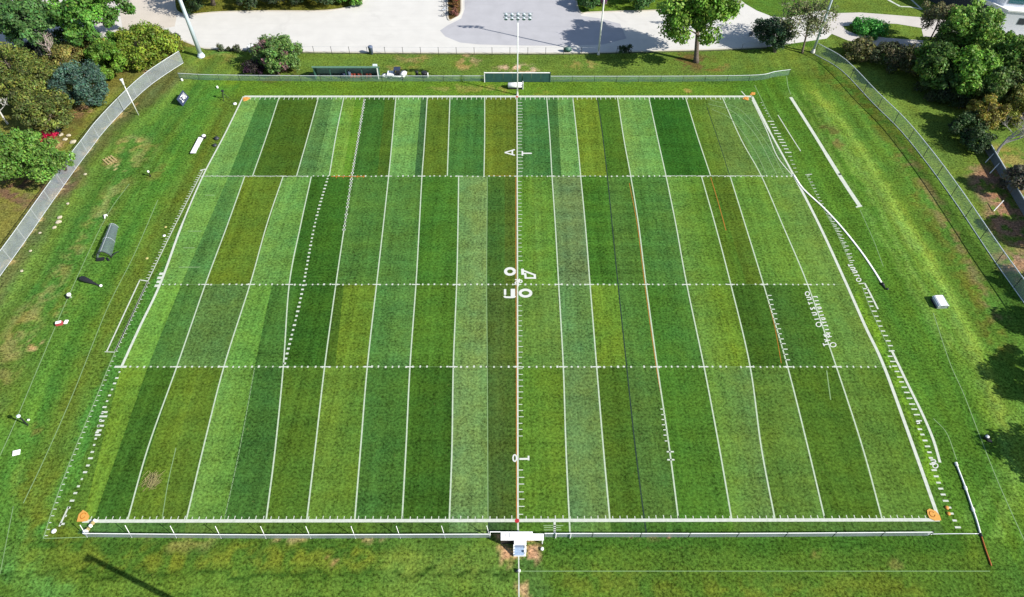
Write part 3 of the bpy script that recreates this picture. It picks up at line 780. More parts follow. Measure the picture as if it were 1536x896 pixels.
def mesh_material(name, color, alpha):
    """woven wire seen from far: thin diamonds of wire with gaps"""
    m = bpy.data.materials.new(name); m.use_nodes = True
    nt = m.node_tree; N, L = nt.nodes, nt.links
    p = N['Principled BSDF']; p.inputs['Base Color'].default_value = (*color, 1); p.inputs['Roughness'].default_value = .5; p.inputs['Metallic'].default_value = .2
    tc = N.new('ShaderNodeTexCoord')
    n = N.new('ShaderNodeTexNoise'); n.inputs['Scale'].default_value = .5; n.inputs['Detail'].default_value = 4
    L.new(tc.outputs['Object'], n.inputs['Vector'])
    mr = N.new('ShaderNodeMapRange'); mr.inputs[1].default_value = .3; mr.inputs[2].default_value = .7
    mr.inputs[3].default_value = alpha*.8; mr.inputs[4].default_value = min(1, alpha*1.2)
    L.new(n.outputs['Fac'], mr.inputs[0]); L.new(mr.outputs[0], p.inputs['Alpha'])
    return m
MESH_GREY = mesh_material('grey_wire_mesh', (.44, .50, .58), .36)
MESH_BLUE = mesh_material('blue_grey_wire_mesh', (.50, .60, .60), .32)
MESH_GREEN = mesh_material('green_coated_mesh', (.20, .33, .26), .42)
MESH_LOW = mesh_material('low_fence_mesh', (.36, .41, .46), .60)
RAILW = mat('pale_rail', (.62, .66, .68), .45, .2, noise=.05)
GREENMET = mat('dark_green_paint', (.035, .10, .075), .5, noise=.1)

fence('tall grey chain link fence curving down the left side in front of the trees', None,
      [(275,95),(250,111),(221,132),(190,161),(155,199),(136,224),(109,260),(67,320),(31,372),(0,415),(-40,472),(-80,530)], 2.75, 4.6, MESH_GREY, RAILW, GALV, .065, .045, 0, bottom=True)
fence('tall chain link fence curving down the right side below the hedge row', None,
      [(1222,82),(1262,106),(1310,156),(1352,198),(1396,253),(1438,312),(1490,390),(1536,455),(1580,520),(1640,610)], 2.5, 5.2, MESH_BLUE, RAILW, DKMET, .055, .075, 0, bottom=True)
fence('low green chain link fence behind the far end line, left of the dark green screen', None,
      [(270,118.5),(330,121),(500,122.5),(640,122.5),(727,122.5)], 1.3, 4.2, MESH_GREEN, RAILW, DKMET, .035, .05, 0)
fence('low green chain link fence behind the far end line, right of the dark green screen', None,
      [(825,123),(950,123),(1060,122.5),(1135,121),(1160,116),(1183,113)], 1.3, 4.6, MESH_GREEN, RAILW, DKMET, .035, .05, 0)
fence('low white railed fence with slanting braces along the near end line, left of the platform', None,
      [(131,806),(400,808),(735,807)], 1.15, 5.4, MESH_LOW, WHITE, WHITE, .035, .05, .5, (-.35, .75))
fence('low white railed fence along the near end line, right of the white platform', None,
      [(816,806),(1100,806),(1393,804)], 1.15, 5.9, MESH_LOW, WHITE, DKMET, .04, .05, .1)
fence('thin post and rail fence between the parking lot and the far grass bank', None,
      [(392,79),(480,80.5),(700,82),(860,82),(925,80.5)], 1.6, 3.9, None, mat('wire_rail', (.4, .42, .44), .5), DKMET, .05, .018, 0, name='wire_fence')
fence('short thin post fence at the lot edge right of the big tree', None,
      [(1112,76),(1150,73)], 1.5, 5, None, MATS['wire_rail'], DKMET, .045, .025, 0, name='wire_fence')

# braces on the low near fence end post: white caps
# board fence on the bank at the right edge
o = g(1477, 224)
bf = thing('board_fence', 'dark board retaining fence with pale top rail among fallen leaves at the right edge', 'fence', o)
P = [q-o for q in gc([(1477,224),(1510,280),(1540,330),(1580,400)], 6)]
mb = MB()
for a, b in zip(P[:-1], P[1:]):
    d = (b-a); nn = Vector((-d.y, d.x, 0)).normalized()*.06
    mb.add([a-nn, b-nn, b+nn, a+nn]+[q+Vector((0, 0, 1.6)) for q in (a-nn, b-nn, b+nn, a+nn)], [(0,1,5,4), (1,2,6,5), (2,3,7,6), (3,0,4,7), (4,5,6,7)])
mb.build('board_panel', mat('dark_boards', (.11, .13, .16), .8, noise=.25, scale=4), bf)
MB().tube([p+Vector((0, 0, 1.65)) for p in P], .1, 6).build('top_rail', RAILW, bf)
for x, y in ((1485,240), (1492,256), (1498,312)):
    q = g(x, y)-o
    MB().tube([q+Vector((-1.3, -.9, .1)), q+Vector((.3, .4, 1.3))], .07, 6).build('brace', WHITE, bf)

# ------------------------------------------------------------------ trees and shrubs
def leaves(name, parent, clumps, n, size, cols, rng, flat_=1.0, outw=.75, shell=.55):
    """leaf-sized faces through every clump; clumps = (centre, radius)"""
    V, C = [], []
    per = max(8, n//len(clumps))
    cols = [np.array(alb(c[0]+15, c[1]-1, c[2]+13)) for c in cols]
    for (c, r) in clumps:
        d = rng.normal(size=(per, 3)); d /= np.linalg.norm(d, axis=1, keepdims=True)
        rad = r*(shell + (1-shell)*rng.random((per, 1)))*(.8+.4*rng.random((per, 1)))
        p = np.array(c) + d*rad*np.array([1, 1, flat_])
        nrm = d*outw + rng.normal(size=(per, 3))*.45 + np.array([0, 0, .25])
        nrm /= np.linalg.norm(nrm, axis=1, keepdims=True)
        a = np.cross(nrm, rng.normal(size=(per, 3))); a /= np.linalg.norm(a, axis=1, keepdims=True)
        b = np.cross(nrm, a)
        s = size*(.6+.8*rng.random((per, 1)))
        l, w = a*s*.62, b*s*.42
        V.append(np.stack([p-l, p+w*.9-l*.1, p+l, p-w*.9-l*.1], 1).reshape(-1, 3))
        base = cols[rng.integers(len(cols))]*1.8*rng.uniform(.66, 1.28)
        cc = base[None]*(.72+.56*rng.random((per, 1)))*(1+.12*rng.normal(size=(per, 3)))
        C.append(np.repeat(np.clip(cc, .004, .8), 4, 0))
    V = np.concatenate(V); F = np.arange(len(V)).reshape(-1, 4)
    o = colored_mesh(name, V, F, np.concatenate(C), LEAF, 'leaf')
    o.parent = parent
    return o

def limbs(mb, base, top, r, crown, rng, n=9):
    base, top = Vector(base), Vector(top)
    bend = Vector((rng.uniform(-.4, .4), rng.uniform(-.4, .4), 0))
    mid = base.lerp(top, .5)+bend
    mb.tube([base, base.lerp(mid, .15)+Vector((0, 0, .05)), mid, top], [r*1.45, r, r*.75, r*.28], 9)
    for i in range(n):
        t = rng.uniform(.35, .95); s0 = base.lerp(mid, t*2) if t < .5 else mid.lerp(top, t*2-1)
        c = crown[rng.integers(len(crown))][0]; e = Vector(c)
        m_ = s0.lerp(e, .5)+Vector((0, 0, .25*(e-s0).length*.4))
        mb.tube([s0, m_, e], [r*.42, r*.25, r*.07], 6, False)

def tree(name, label, cx, cy, zc, rx, rz, n, size, cols, seed, cat='tree', group=None, clumps=46, cr=.30, base=None, trunk=True, lower=-.55, trunk_r=.3, hollow=.45, flat_=.85, skew=0, ry=None, foliage='crown', bark=None):
    """crown centred where pixel (cx, cy) meets height zc; rx, rz crown radii in metres"""
    rng = np.random.default_rng(seed)
    c = g(cx, cy, zc)
    b = g(*base) if base else Vector((c.x, c.y, 0))
    root = thing(name, label, cat, b, 0, group)
    off = c - b; off.z = 0
    cl = []
    ry = ry or rx
    while len(cl) < clumps:
        d = rng.normal(size=3); d /= np.linalg.norm(d)
        if d[2] < lower: continue
        k = hollow + (1-hollow)*rng.random()**.6
        wob = 1 + .20*math.sin(3*math.atan2(d[1], d[0])+seed) + .14*math.sin(5*math.atan2(d[1], d[0])+2*seed)
        p = Vector((d[0]*rx*k*wob*(1-cr*.6), d[1]*ry*k*wob*(1-cr*.6), d[2]*rz*k*(1-cr*.5)))
        r_ = min(rx, ry)*cr*rng.uniform(.5, 1.35)
        cl.append(((off.x+p.x+skew*p.z, off.y+p.y, max(zc+p.z, .15+r_*.4)), r_))
    leaves(foliage, root, cl, int(n*1.5), size*.8, cols, rng, flat_)
    if trunk:
        mb = MB(); limbs(mb, (0, 0, -.1), (off.x, off.y, zc+rz*.35), trunk_r, cl, rng, 12)
        mb.build('trunk', bark or BARK, root, True)
    return root

def bare_tree(name, label, base, h, spread, seed, r=.18, m=None, lean=(0, 0), depth=4):
    rng = random.Random(seed); b = g(*base); root = thing(name, label, 'tree', b)
    tr = MB(); br = MB()
    def grow(p, d, l, rr, k):
        e = p + d*l
        mid = p.lerp(e, .5)+Vector((rng.uniform(-.06, .06)*l, rng.uniform(-.06, .06)*l, 0))
        (tr if k == depth else br).tube([p, mid, e], [rr, rr*.8, rr*.55], 6 if k > 1 else 4, False)
        if k == 0: return
        for _ in range(rng.choice((3, 3, 4)) if k > 1 else 4):
            a = Vector((rng.gauss(0, 1), rng.gauss(0, 1), rng.gauss(.35, .5))).normalized()
            grow(p.lerp(e, rng.uniform(.55, 1)), (d*.75 + a*spread).normalized(), l*rng.uniform(.5, .75), rr*.5, k-1)
    grow(Vector((0, 0, -.1)), Vector((lean[0], lean[1], 1)).normalized(), h*.42, r, depth)
    tr.build('trunk', m or DEADWOOD, root); br.build('branches', m or DEADWOOD, root)
    return root

G_DEEP = [(52,104,40), (60,118,46), (44,92,36)]
G_MID = [(74,132,40), (62,118,34), (88,146,48)]
G_BRIGHT = [(100,152,42), (84,136,36), (114,162,54)]
G_OLIVE = [(88,118,42), (76,106,38), (104,130,48), (68,96,38)]
G_TEAL = [(58,104,76), (50,92,66), (68,114,84)]
G_YELLOW = [(96,134,34), (82,122,30), (112,144,38)]
G_DARK = [(40,74,34), (48,86,38), (34,62,30)]

# far bank: the big tree and its neighbours
tree('shade_tree', 'big bright green shade tree leaning right on the far grass bank, shading the lot', 1046, 10, 11.5, 8.0, 8.4, 15000, .62, G_BRIGHT, 3, base=(1044,93), trunk_r=.5, clumps=90, cr=.24, hollow=.4, lower=-.75)
tree('bushy_tree', 'round shrubby green tree with purple-brown dead patches on the far bank', 415, 80, 2.9, 5.6, 3.2, 9000, .42, [(78,128,50), (66,112,46), (90,138,60), (84,130,54), (74,120,48), (120,108,92)], 5, clumps=70, cr=.22, base=(418,112), trunk_r=.2, lower=-.6)
tree('dark_shrub', 'low dark purple shrub spreading left of the round shrubby tree', 381, 101, .9, 3.0, 1.1, 1600, .34, [(52,46,48), (60,60,48), (44,54,40)], 6, cat='shrub', clumps=22, trunk=False, lower=-.2, foliage='foliage')
tree('columnar_tree', 'dense dark green round tree beside the lot, right of the big shade tree', 1160, 52, 3.2, 3.8, 4.0, 7000, .4, [(48,88,52), (40,76,44), (58,100,58)], 7, clumps=50, cr=.3, base=(1162,78), hollow=.55)
tree('sparse_tree', 'thin open-crowned grey-green tree behind the top of the right fence', 1210, 28, 6.8, 6.8, 5.0, 2600, .42, [(92,116,62), (80,104,56), (112,132,78)], 8, clumps=44, cr=.26, base=(1203,80), trunk_r=.22, hollow=.2)
for x, y, h, lb in ((330,74,1.5,'largest of the round shrubs at the lot edge right of the tall left pole'), (342,75,.9,'smallest round shrub at the lot edge right of the tall left pole'),
                    (350,75.5,.9,'round shrub in the lot-edge row, next to the narrow upright shrub'), (355,76,1.6,'narrow upright shrub ending the row right of the tall left pole'),
                    (449,79,1.5,'wispy shrub at the wire fence right of the round shrubby tree'),
                    (932,79,2.4,'left dark upright shrub in the shade tree\'s shadow by the lot'), (942,78.5,2.7,'right dark upright shrub in the shade tree\'s shadow by the lot')):
    tree('small_shrub', lb, x, y-4*h/1.5*.6, h*.5, h*.42 if x > 900 else h*.6, h*.55, 420, .26, [(72,96,56), (58,84,46), (84,104,64)] if x < 900 else G_DARK, int(x), cat='shrub', group='small shrubs along the lot edge', clumps=9, cr=.5, trunk=False, lower=-.9, base=(x, y), foliage='foliage')

# left wood
tree('oak_tree', 'large dark green spreading tree in the top left corner', 44, 30, 7.5, 8.4, 5.0, 11000, .6, [(66,118,50), (74,130,56), (56,104,44)], 11, base=(58,76), trunk_r=.38, clumps=74, cr=.17, hollow=.3)
tree('oak_tree', 'large mid green spreading tree beside the tan road at top left', 132, 20, 8.0, 8.6, 5.2, 11500, .6, [(72,132,40), (84,146,46), (62,116,36)], 12, base=(143,72), trunk_r=.4, clumps=78, cr=.17, hollow=.3)
tree('round_bush', 'big dome-shaped yellow-green bush beside the concrete lot', 218, 71, 2.6, 6.4, 4.4, 10000, .42, G_YELLOW, 13, cat='bush', clumps=95, cr=.2, trunk=False, hollow=.8, lower=-.45, foliage='foliage')
tree('conifer_bush', 'upright bright green conifer bush left of the yellow-green dome bush', 160, 92, 3.2, 3.8, 4.6, 7000, .4, [(76,128,30), (62,112,26), (90,140,38)], 14, cat='bush', clumps=60, cr=.24, trunk=False, hollow=.75, lower=-.6, foliage='foliage')
tree('conifer_bush', 'low green bush tucked behind the upright conifer bush', 166, 68, 2.4, 3.0, 2.6, 3500, .4, G_MID, 15, cat='bush', clumps=36, cr=.28, trunk=False, hollow=.7, lower=-.5, foliage='foliage')
tree('round_evergreen', 'round blue-green evergreen tree in front of the olive pines', 122, 128, 3.4, 5.2, 4.4, 11000, .36, G_TEAL, 16, clumps=100, cr=.2, hollow=.8, lower=-.6, base=(124,148), trunk_r=.25)
for i, (x, y, zc, rx, rz, lb) in enumerate(((12,98,4.2,6.0,3.2,'yellow-olive pine at the left edge, the farthest of the pines'), (52,128,4.2,6.2,3.2,'broad yellow-olive pine between the left edge and the blue-green evergreen'),
        (32,134,4.0,5.2,2.8,'yellow-olive pine beside the white-branched dead tree'), (72,170,3.6,5.4,3.0,'nearest yellow-olive pine, just above the red shrub'), (100,88,3.2,4.4,3.0,'sparse brownish olive pine under the bare pink-grey tree'), (135,75,2.8,3.6,2.4,'small olive shrub tree beside the bare pink-grey tree'))):
    tree('olive_pine', lb, x, y, zc, rx, rz, 6000, .4, G_OLIVE if i < 4 else [(104,122,48), (92,108,44), (120,130,56)], 20+i, group='olive pines in the left wood', clumps=64, cr=.23, flat_=.6, hollow=.5, trunk_r=.22, lower=-.35)
tree('maple_tree', 'bright green leafy tree at the left edge beside the grey fence', 20, 232, 5.2, 5.8, 3.6, 9500, .42, [(76,128,38), (64,114,32), (88,142,48)], 31, clumps=80, cr=.22, hollow=.45, trunk_r=.28)
tree('maple_tree', 'smaller bright green leafy tree leaning over the grey fence by the leaf litter', 70, 245, 4.2, 4.0, 2.4, 4600, .4, [(80,132,42), (68,118,36), (92,144,50)], 32, clumps=46, cr=.24, hollow=.4, trunk_r=.2)
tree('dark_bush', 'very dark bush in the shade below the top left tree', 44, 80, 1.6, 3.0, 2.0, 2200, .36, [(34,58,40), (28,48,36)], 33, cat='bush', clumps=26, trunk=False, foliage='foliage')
tree('red_shrub', 'crimson red round shrub beside a dark panel at the left', 72, 204, .9, 1.7, 1.1, 1800, .24, [(176,24,60), (150,18,50), (196,44,78)], 34, cat='shrub', clumps=26, cr=.34, trunk=False, lower=-.3, foliage='foliage')
bare_tree('bare_tree', 'bare pink-grey branching tree above the blue-green evergreen', (94,106), 9.5, .85, 41, .2, mat('pinkish_twigs', (.46, .37, .34), .95, spec=.1), depth=4)
bare_tree('bare_tree', 'dead white-branched tree at the left edge among the olive pines', (12,186), 7.5, .9, 42, .2, mat('bleached_wood', (.55, .53, .50), .9, spec=.1), depth=4)

# planted islands along the top edge
for i, (x, y, zc, rx, rz, lb, cols) in enumerate(((285,0,2.6,3.4,2.8,'dark dense shrub at the left tip of the planted island',G_DARK), (318,-40,9.5,6.2,5.0,'dark tree with thick trunk on the planted island at the top edge',G_DARK), (380,-10,2.6,5.2,2.6,'dark hedge shrub in the middle of the planted island',G_DARK),
        (430,-12,2.8,5.0,2.6,'dark hedge shrub right of the middle of the planted island',G_DARK), (478,-14,3.0,4.6,2.8,'dark bushy tree on the planted island at the top edge',G_DARK), (527,-4,1.6,3.0,1.6,'leafy green shrub at the right tip of the planted island',G_MID),
        (882,-2,2.2,3.0,2.2,'dark green bush on the island right of the asphalt drive',G_DEEP), (962,-8,2.4,4.6,2.4,'wide dark green bush behind the thin lamp pole',G_DEEP), (1306,42,.9,4.0,1.2,'bright green leafy planting on the grass oval between the paths',[(62,150,48), (74,164,60), (52,130,40)]))):
    tree('island_shrub', lb, x, y, zc, rx, rz, 3600, .42, cols, 50+i, cat='shrub', clumps=44, cr=.26, hollow=.6, trunk=(i == 1), base=(320,8) if i == 1 else None, trunk_r=.5, foliage='foliage')
for i, (x, y, r, cols, lb) in enumerate(((682,0,1.2,[(120,50,46),(138,64,54)],'dark red shrub at the top of the narrow island'), (683,9,.9,[(86,70,30),(110,92,44)],'brown-green shrub in the middle of the narrow island'), (682,20,1.1,[(128,108,72),(110,84,62)],'tan dry shrub at the near end of the narrow island'), (904,3,1.5,[(96,72,92),(80,62,78)],'purple-leaved shrub beside the thin lamp pole'))):
    tree('ornamental_shrub', lb, x, y-2, r*.7, r, r*.9, 700, .3, cols, 70+i, cat='shrub', clumps=12, cr=.45, trunk=False, foliage='foliage')

# right wood
RW = [(1290,76,1.7,3.8,2.2,4200,[(112,128,62),(94,110,52),(74,92,46)],'olive brown shrub, leftmost of the hedge row above the right fence','hedge_shrub'),
      (1335,84,1.9,4.0,2.4,4600,[(62,86,44),(52,74,40),(96,108,62)],'dark shrub second from the left in the hedge row above the right fence','hedge_shrub'),
      (1366,90,2.1,3.6,2.6,4200,[(88,106,50),(74,94,44),(60,80,40)],'olive shrub third from the left in the hedge row above the right fence','hedge_shrub')]
for i, (x, y, zc, rx, rz, n, cols, lb, nm) in enumerate(RW):
    tree(nm, lb, x, y, zc, rx, rz, n, .4, cols, 80+i, cat='shrub', clumps=46, cr=.26, trunk=False, hollow=.6, lower=-.5, foliage='foliage')
tree('leafy_tree', 'dark green tree at the left end of the right-hand wood, beside the hedge row', 1406, 100, 4.6, 5.2, 4.4, 8500, .52, [(64,112,34), (54,96,32), (76,124,40)], 90, clumps=66, cr=.24, hollow=.5)
tree('leafy_tree', 'bright green tree in the middle of the right-hand wood', 1460, 112, 5.2, 5.6, 4.6, 9000, .52, [(96,154,42), (82,138,38), (108,164,52)], 91, clumps=70, cr=.24, hollow=.45)
tree('leafy_tree', 'tall green tree in front of the white building', 1456, 40, 8.0, 6.0, 4.6, 10000, .56, [(92,144,44), (78,128,40), (106,156,54)], 92, clumps=76, cr=.22, hollow=.4, base=(1452,78), trunk_r=.34)
tree('leafy_tree', 'green tree right of the tall tree, below the white building', 1500, 66, 5.0, 3.6, 2.8, 5600, .5, [(88,140,42), (76,124,38), (100,150,50)], 93, clumps=50, cr=.25, hollow=.4, base=(1500,82))
tree('leafy_tree', 'green tree at the right edge beside the middle of the wood', 1524, 92, 5.4, 5.4, 4.6, 8500, .52, [(82,134,42), (70,118,36), (94,146,50)], 94, clumps=66, cr=.24, hollow=.5)
tree('sparse_tree', 'open grey-green pine by the path, left of the tall tree', 1408, 26, 6.2, 4.6, 2.9, 3000, .4, [(92,108,60), (78,94,54), (110,124,72)], 95, clumps=40, cr=.24, hollow=.3, base=(1393,64), trunk_r=.18)
tree('juniper_tree', 'yellowish olive juniper above the board fence', 1478, 172, 3.4, 3.2, 3.6, 5200, .38, [(112,124,40), (94,108,36), (128,136,48)], 96, clumps=50, cr=.26, hollow=.6, lower=-.7)
tree('juniper_tree', 'dark olive juniper between the bright tree and the board fence', 1500, 136, 3.2, 3.4, 3.2, 4600, .38, [(92,108,40), (76,92,36), (104,118,46)], 97, clumps=46, cr=.26, hollow=.6, lower=-.7)
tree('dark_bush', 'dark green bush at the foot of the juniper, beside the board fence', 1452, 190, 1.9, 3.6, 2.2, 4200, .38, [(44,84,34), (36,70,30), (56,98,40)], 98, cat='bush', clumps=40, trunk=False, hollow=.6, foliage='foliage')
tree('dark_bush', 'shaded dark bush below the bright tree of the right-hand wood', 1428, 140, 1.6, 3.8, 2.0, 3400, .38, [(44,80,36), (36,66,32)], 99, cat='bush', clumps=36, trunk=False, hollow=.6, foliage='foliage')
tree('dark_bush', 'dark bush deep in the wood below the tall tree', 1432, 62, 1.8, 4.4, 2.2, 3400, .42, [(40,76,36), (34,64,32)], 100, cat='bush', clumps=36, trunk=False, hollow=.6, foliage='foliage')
tree('juniper_tree', 'grey-green juniper at the right edge behind the board fence', 1530, 272, 2.6, 3.0, 2.8, 3400, .36, [(72,88,62), (60,76,54), (92,104,76)], 101, clumps=36, hollow=.6)
bare_tree('bare_tree', 'tall bare grey tree leaning right beside the board fence', (1490,240), 11.5, .72, 43, .30, mat('grey_bark', (.34, .31, .30), .95, spec=.1), lean=(.12, .12), depth=5)
# trees standing just past the right edge of the picture; their shade falls on the verge
tree('verge_tree', 'leafy tree beyond the right edge whose shadow crosses the verge', 1745, 560, 8.0, 4.6, 3.6, 5200, .5, G_MID, 110, group='trees past the right edge', clumps=46, cr=.26, base=(1775,640))
tree('verge_tree', 'leafy tree beyond the right edge whose shadow crosses the verge', 1640, 420, 5.0, 3.6, 3.0, 3600, .5, G_MID, 111, group='trees past the right edge', clumps=36, cr=.28, base=(1640,440))
tree('verge_tree', 'leafy tree beyond the right edge whose shadow crosses the verge', 1775, 690, 7.5, 4.8, 3.6, 4600, .5, G_MID, 112, group='trees past the right edge', clumps=36, cr=.28, base=(1830,760))

tree('verge_tree', 'leafy tree beyond the right edge whose shadow crosses the verge', 1640, 330, 5.5, 4.2, 3.4, 4200, .5, G_MID, 113, group='trees past the right edge', clumps=40, cr=.28, base=(1640,360))
tree('verge_tree', 'leafy tree beyond the right edge whose shadow crosses the verge', 1700, 480, 6.0, 4.2, 3.4, 4200, .5, G_MID, 114, group='trees past the right edge', clumps=40, cr=.28, base=(1715,520))
tree('dark_bush', 'dark bush hanging over the far end of the board fence', 1466, 212, 1.7, 3.0, 2.0, 3200, .38, [(46,84,36), (38,72,32), (58,98,42)], 120, cat='bush', clumps=36, trunk=False, hollow=.6, foliage='foliage')
tree('leafy_tree', 'dark olive tree between the middle tree and the right-hand edge tree', 1488, 128, 4.6, 4.4, 3.8, 6000, .48, [(70,112,40), (60,100,36), (84,124,46)], 121, clumps=56, cr=.24, hollow=.5)
tree('juniper_tree', 'yellow-green juniper at the right edge behind the bare grey tree', 1530, 160, 3.4, 3.8, 3.4, 5200, .4, [(110,130,48), (92,114,42), (124,142,54)], 122, clumps=46, cr=.26, hollow=.6, lower=-.7)
tree('leafy_tree', 'shaded green tree filling the wood between the hedge row and the bright tree', 1432, 122, 3.6, 4.6, 3.4, 6000, .46, [(58,104,36), (48,90,32), (70,116,42)], 123, clumps=56, cr=.24, hollow=.5)
tree('olive_pine', 'dark green pine filling the gap between the blue-green evergreen and the broad pine', 88, 118, 3.0, 4.2, 2.6, 4600, .4, [(72,106,40), (62,94,36), (84,118,44)], 124, group='olive pines in the left wood', clumps=50, cr=.24, flat_=.7, hollow=.5)
tree('dark_bush', 'green bush filling the wood under the two spreading trees at top left', 88, 62, 2.0, 4.4, 2.2, 3800, .42, [(64,108,42), (54,96,38)], 125, cat='bush', clumps=40, trunk=False, hollow=.5, foliage='foliage')

tree('dark_bush', 'dark olive bush added as shade at the foot of the right-hand wood, facing the verge fence', 1406, 136, 1.4, 3.4, 1.8, 3200, .38, [(54,84,38), (44,70,34)], 126, cat='bush', clumps=36, trunk=False, hollow=.6, foliage='foliage')  # bush added to supply the dark shadow along the fence
tree('leafy_tree', 'green tree at the right edge above the bare grey tree', 1532, 128, 4.4, 4.4, 3.6, 6000, .46, [(78,122,44), (66,108,38), (90,134,50)], 127, clumps=56, cr=.24, hollow=.5)

# dry brush left on the turf
o = g(224, 724); br = thing('brush_pile', 'small pile of dry straw-coloured brush on the near left turf', 'brush', o)
mb = MB(); r_ = random.Random(4)
for _ in range(90):
    a, l = r_.gauss(.9, .6), r_.uniform(.4, 1.1); p = Vector((r_.gauss(0, .45), r_.gauss(0, .45), .02))
    mb.tube([p, p+Vector((math.cos(a)*l, math.sin(a)*l, r_.uniform(.05, .35)))], .022, 3, False)
mb.build('dry_stems', mat('straw', alb(168, 160, 110), .95, noise=.3), br)

# ------------------------------------------------------------------ lamp poles
CONCRETE_BASE = mat('footing_concrete', (.55, .54, .52), .9, noise=.1)
def lamp_bank(root, z, n, width, face=-1, rows=2, size=.34):
    arm = MB()
    for r in range(rows): arm.box((0, 0, z - r*.75), (width, .12, .12))
    arm.box((0, 0, z-.38), (.3, .2, 1.2)); arm.build('crossarm', GALV, root)
    hm = mat('lamp_housing', (.62, .68, .72), .35, .2); gm = mat('lamp_glass', (.25, .34, .42), .15, 0, .6)
    for r in range(rows):
        for i in range(n):
            x = -width/2 + width*(i+.5)/n
            h = MB().lathe([(.06, 0), (size*.62, .1), (size, .42), (size, .46)], (0, 0, 0), 12).build('floodlight', hm, root, True)
            h.location = (x, face*.1, z - r*.75 + .05); h.rotation_euler = (math.radians(118)*(-face), 0, 0)
            gl = MB().lathe([(size*.93, 0), (size*.93, .012)], (0, 0, .465), 12).build('glass', gm, h)
def pole(label, base, h, r0, r1, m, lamps=True, n=4, w=5.2, face=-1, name='light_pole', rows=2, seat=.55):
    root = thing(name, label, 'light pole', g(*base))
    MB().tube([(0, 0, 0), (0, 0, h*.5), (0, 0, h)], [r0, (r0+r1)/2, r1], 14).build('shaft', m, root, True)
    MB().lathe([(r0*1.7, -.1), (r0*1.7, .25), (r0*1.45, .45), (r0*1.05, .9)], (0, 0, 0), 14).build('footing', m if seat > 1 else CONCRETE_BASE, root)
    if lamps: lamp_bank(root, h-.1, n, w, face, rows)
    return root
pole('slim white floodlight pole with two rows of lamps behind the middle of the far line', (776,143), 17.2, .13, .085, WHITE, n=5, w=5.4)
pole('tall thick pale blue lamp pole on the bank by the lot, beside the shrub row', (302,85), 24, .46, .26, POLE, seat=2)
pole('thin white lamp pole at the lot edge left of the big tree', (897.5,82), 22, .17, .12, WHITE)
pole('tall pale blue lamp pole at the top corner of the right fence', (1219,79), 24, .26, .17, POLE)
# lamp pole just below the frame whose shadow points at the lower left corner
op_ = pole('tall lamp pole standing just outside the picture below its lower left part', (228,940), 22.1, .32, .28, GALV, n=2, w=.9, rows=1)
op_.location = (-20.2, 16.4, 0)
o = g(208, 173)
sp = thing('speaker_pole', 'thin white pole with a flared white horn speaker on top, standing through the left fence', 'pole', o)
MB().tube([(0, 0, 0), (0, 0, 7.0)], [.09, .07], 10).build('shaft', WHITE, sp, True)
MB().lathe([(.10, 6.4), (.16, 7.0), (.30, 7.8), (.34, 7.85), (.05, 7.86)], (0, 0, 0), 12).build('horn', WHITE, sp, True)

# ------------------------------------------------------------------ far side: screen, roller, dugout and what stands by it
o = g(776, 123.5)
gs = thing('wind_screen', 'dark green windscreen panel with a white top cap in the far fence', 'screen', o)
W = 98*mpp(o.x, o.y)
scm = mat('dark_green_screen', (.022, .075, .062), .7, noise=.18, scale=1.5)
pm = MB()
for i in range(7): pm.box((-W/2 + W*(i+.5)/7, 0, 1.08), (W/7-.03, .06, 2.0))
pm.build('screen_panel', scm, gs)
MB().box((0, 0, 2.15), (W+.1, .18, .12)).build('top_cap', WHITE, gs)
for x in (-W/2, W/2): MB().box((x, .02, 1.1), (.16, .22, 2.3)).build('post', WHITE if x < 0 else scm, gs)
MB().box((W*.085, -.09, .75), (.08, .05, 1.5)).build('latch_bar', GREENMET, gs)

o = g(773, 132)
ro = thing('field_roller', 'white turf roller over a painted black cradle in front of the green screen', 'roller', o)
MB().tube([(-1.5, 0, .62), (-1.44, 0, .62), (1.3, 0, .62), (1.36, 0, .62)], [.42, .55, .55, .42], 18).build('drum', WHITE, ro, True)
cr_ = MB().box((0, .5, .25), (2.9, .14, .3)).box((0, -.5, .25), (2.9, .14, .3))
for x in (-1.2, 1.2): cr_.box((x, 0, .12), (.16, 1.2, .24))
cr_.build('undershade', BLACK, ro)  # black bars under the drum stand in for the shade beneath it
MB().box((1.52, 0, .6), (.14, 1.25, 1.2), bevel=.03).build('end_frame', WHITE, ro)
MB().tube([(-1.55, .3, .55), (-1.75, .2, .62), (-1.6, -.1, .62)], .04, 6).build('handle', DKMET, ro)

o = g(522, 116)
du = thing('dugout', 'long open green roofed player shelter behind the far fence', 'dugout', o)
W = 94*mpp(o.x, o.y); D = 1.9
MB().add([(x, y, z+dz) for dz in (0, .1) for x, y, z in ((-W/2-.15, -D/2-.1, 2.95), (W/2+.15, -D/2-.1, 2.95), (W/2+.15, D/2+.1, 1.62), (-W/2-.15, D/2+.1, 1.62))], [(3,2,1,0), (4,5,6,7), (0,1,5,4), (1,2,6,5), (2,3,7,6), (3,0,4,7)]).box((0, -D/2-.14, 2.96), (W+.32, .1, .34)).build('roof', mat('green_metal_roof', (.16, .29, .24), .4, .2), du)
bw = MB().box((0, D/2, .8), (W, .06, 1.6)); bw.build('back_wall', mat('pale_green_sheet', (.23, .31, .25), .6), du)
for i in range(5): MB().box((-W/2+W*i/4, -D/2+.1, 1.4), (.16, .16, 2.8)).build('post', GREENMET if i < 4 else WHITE, du)
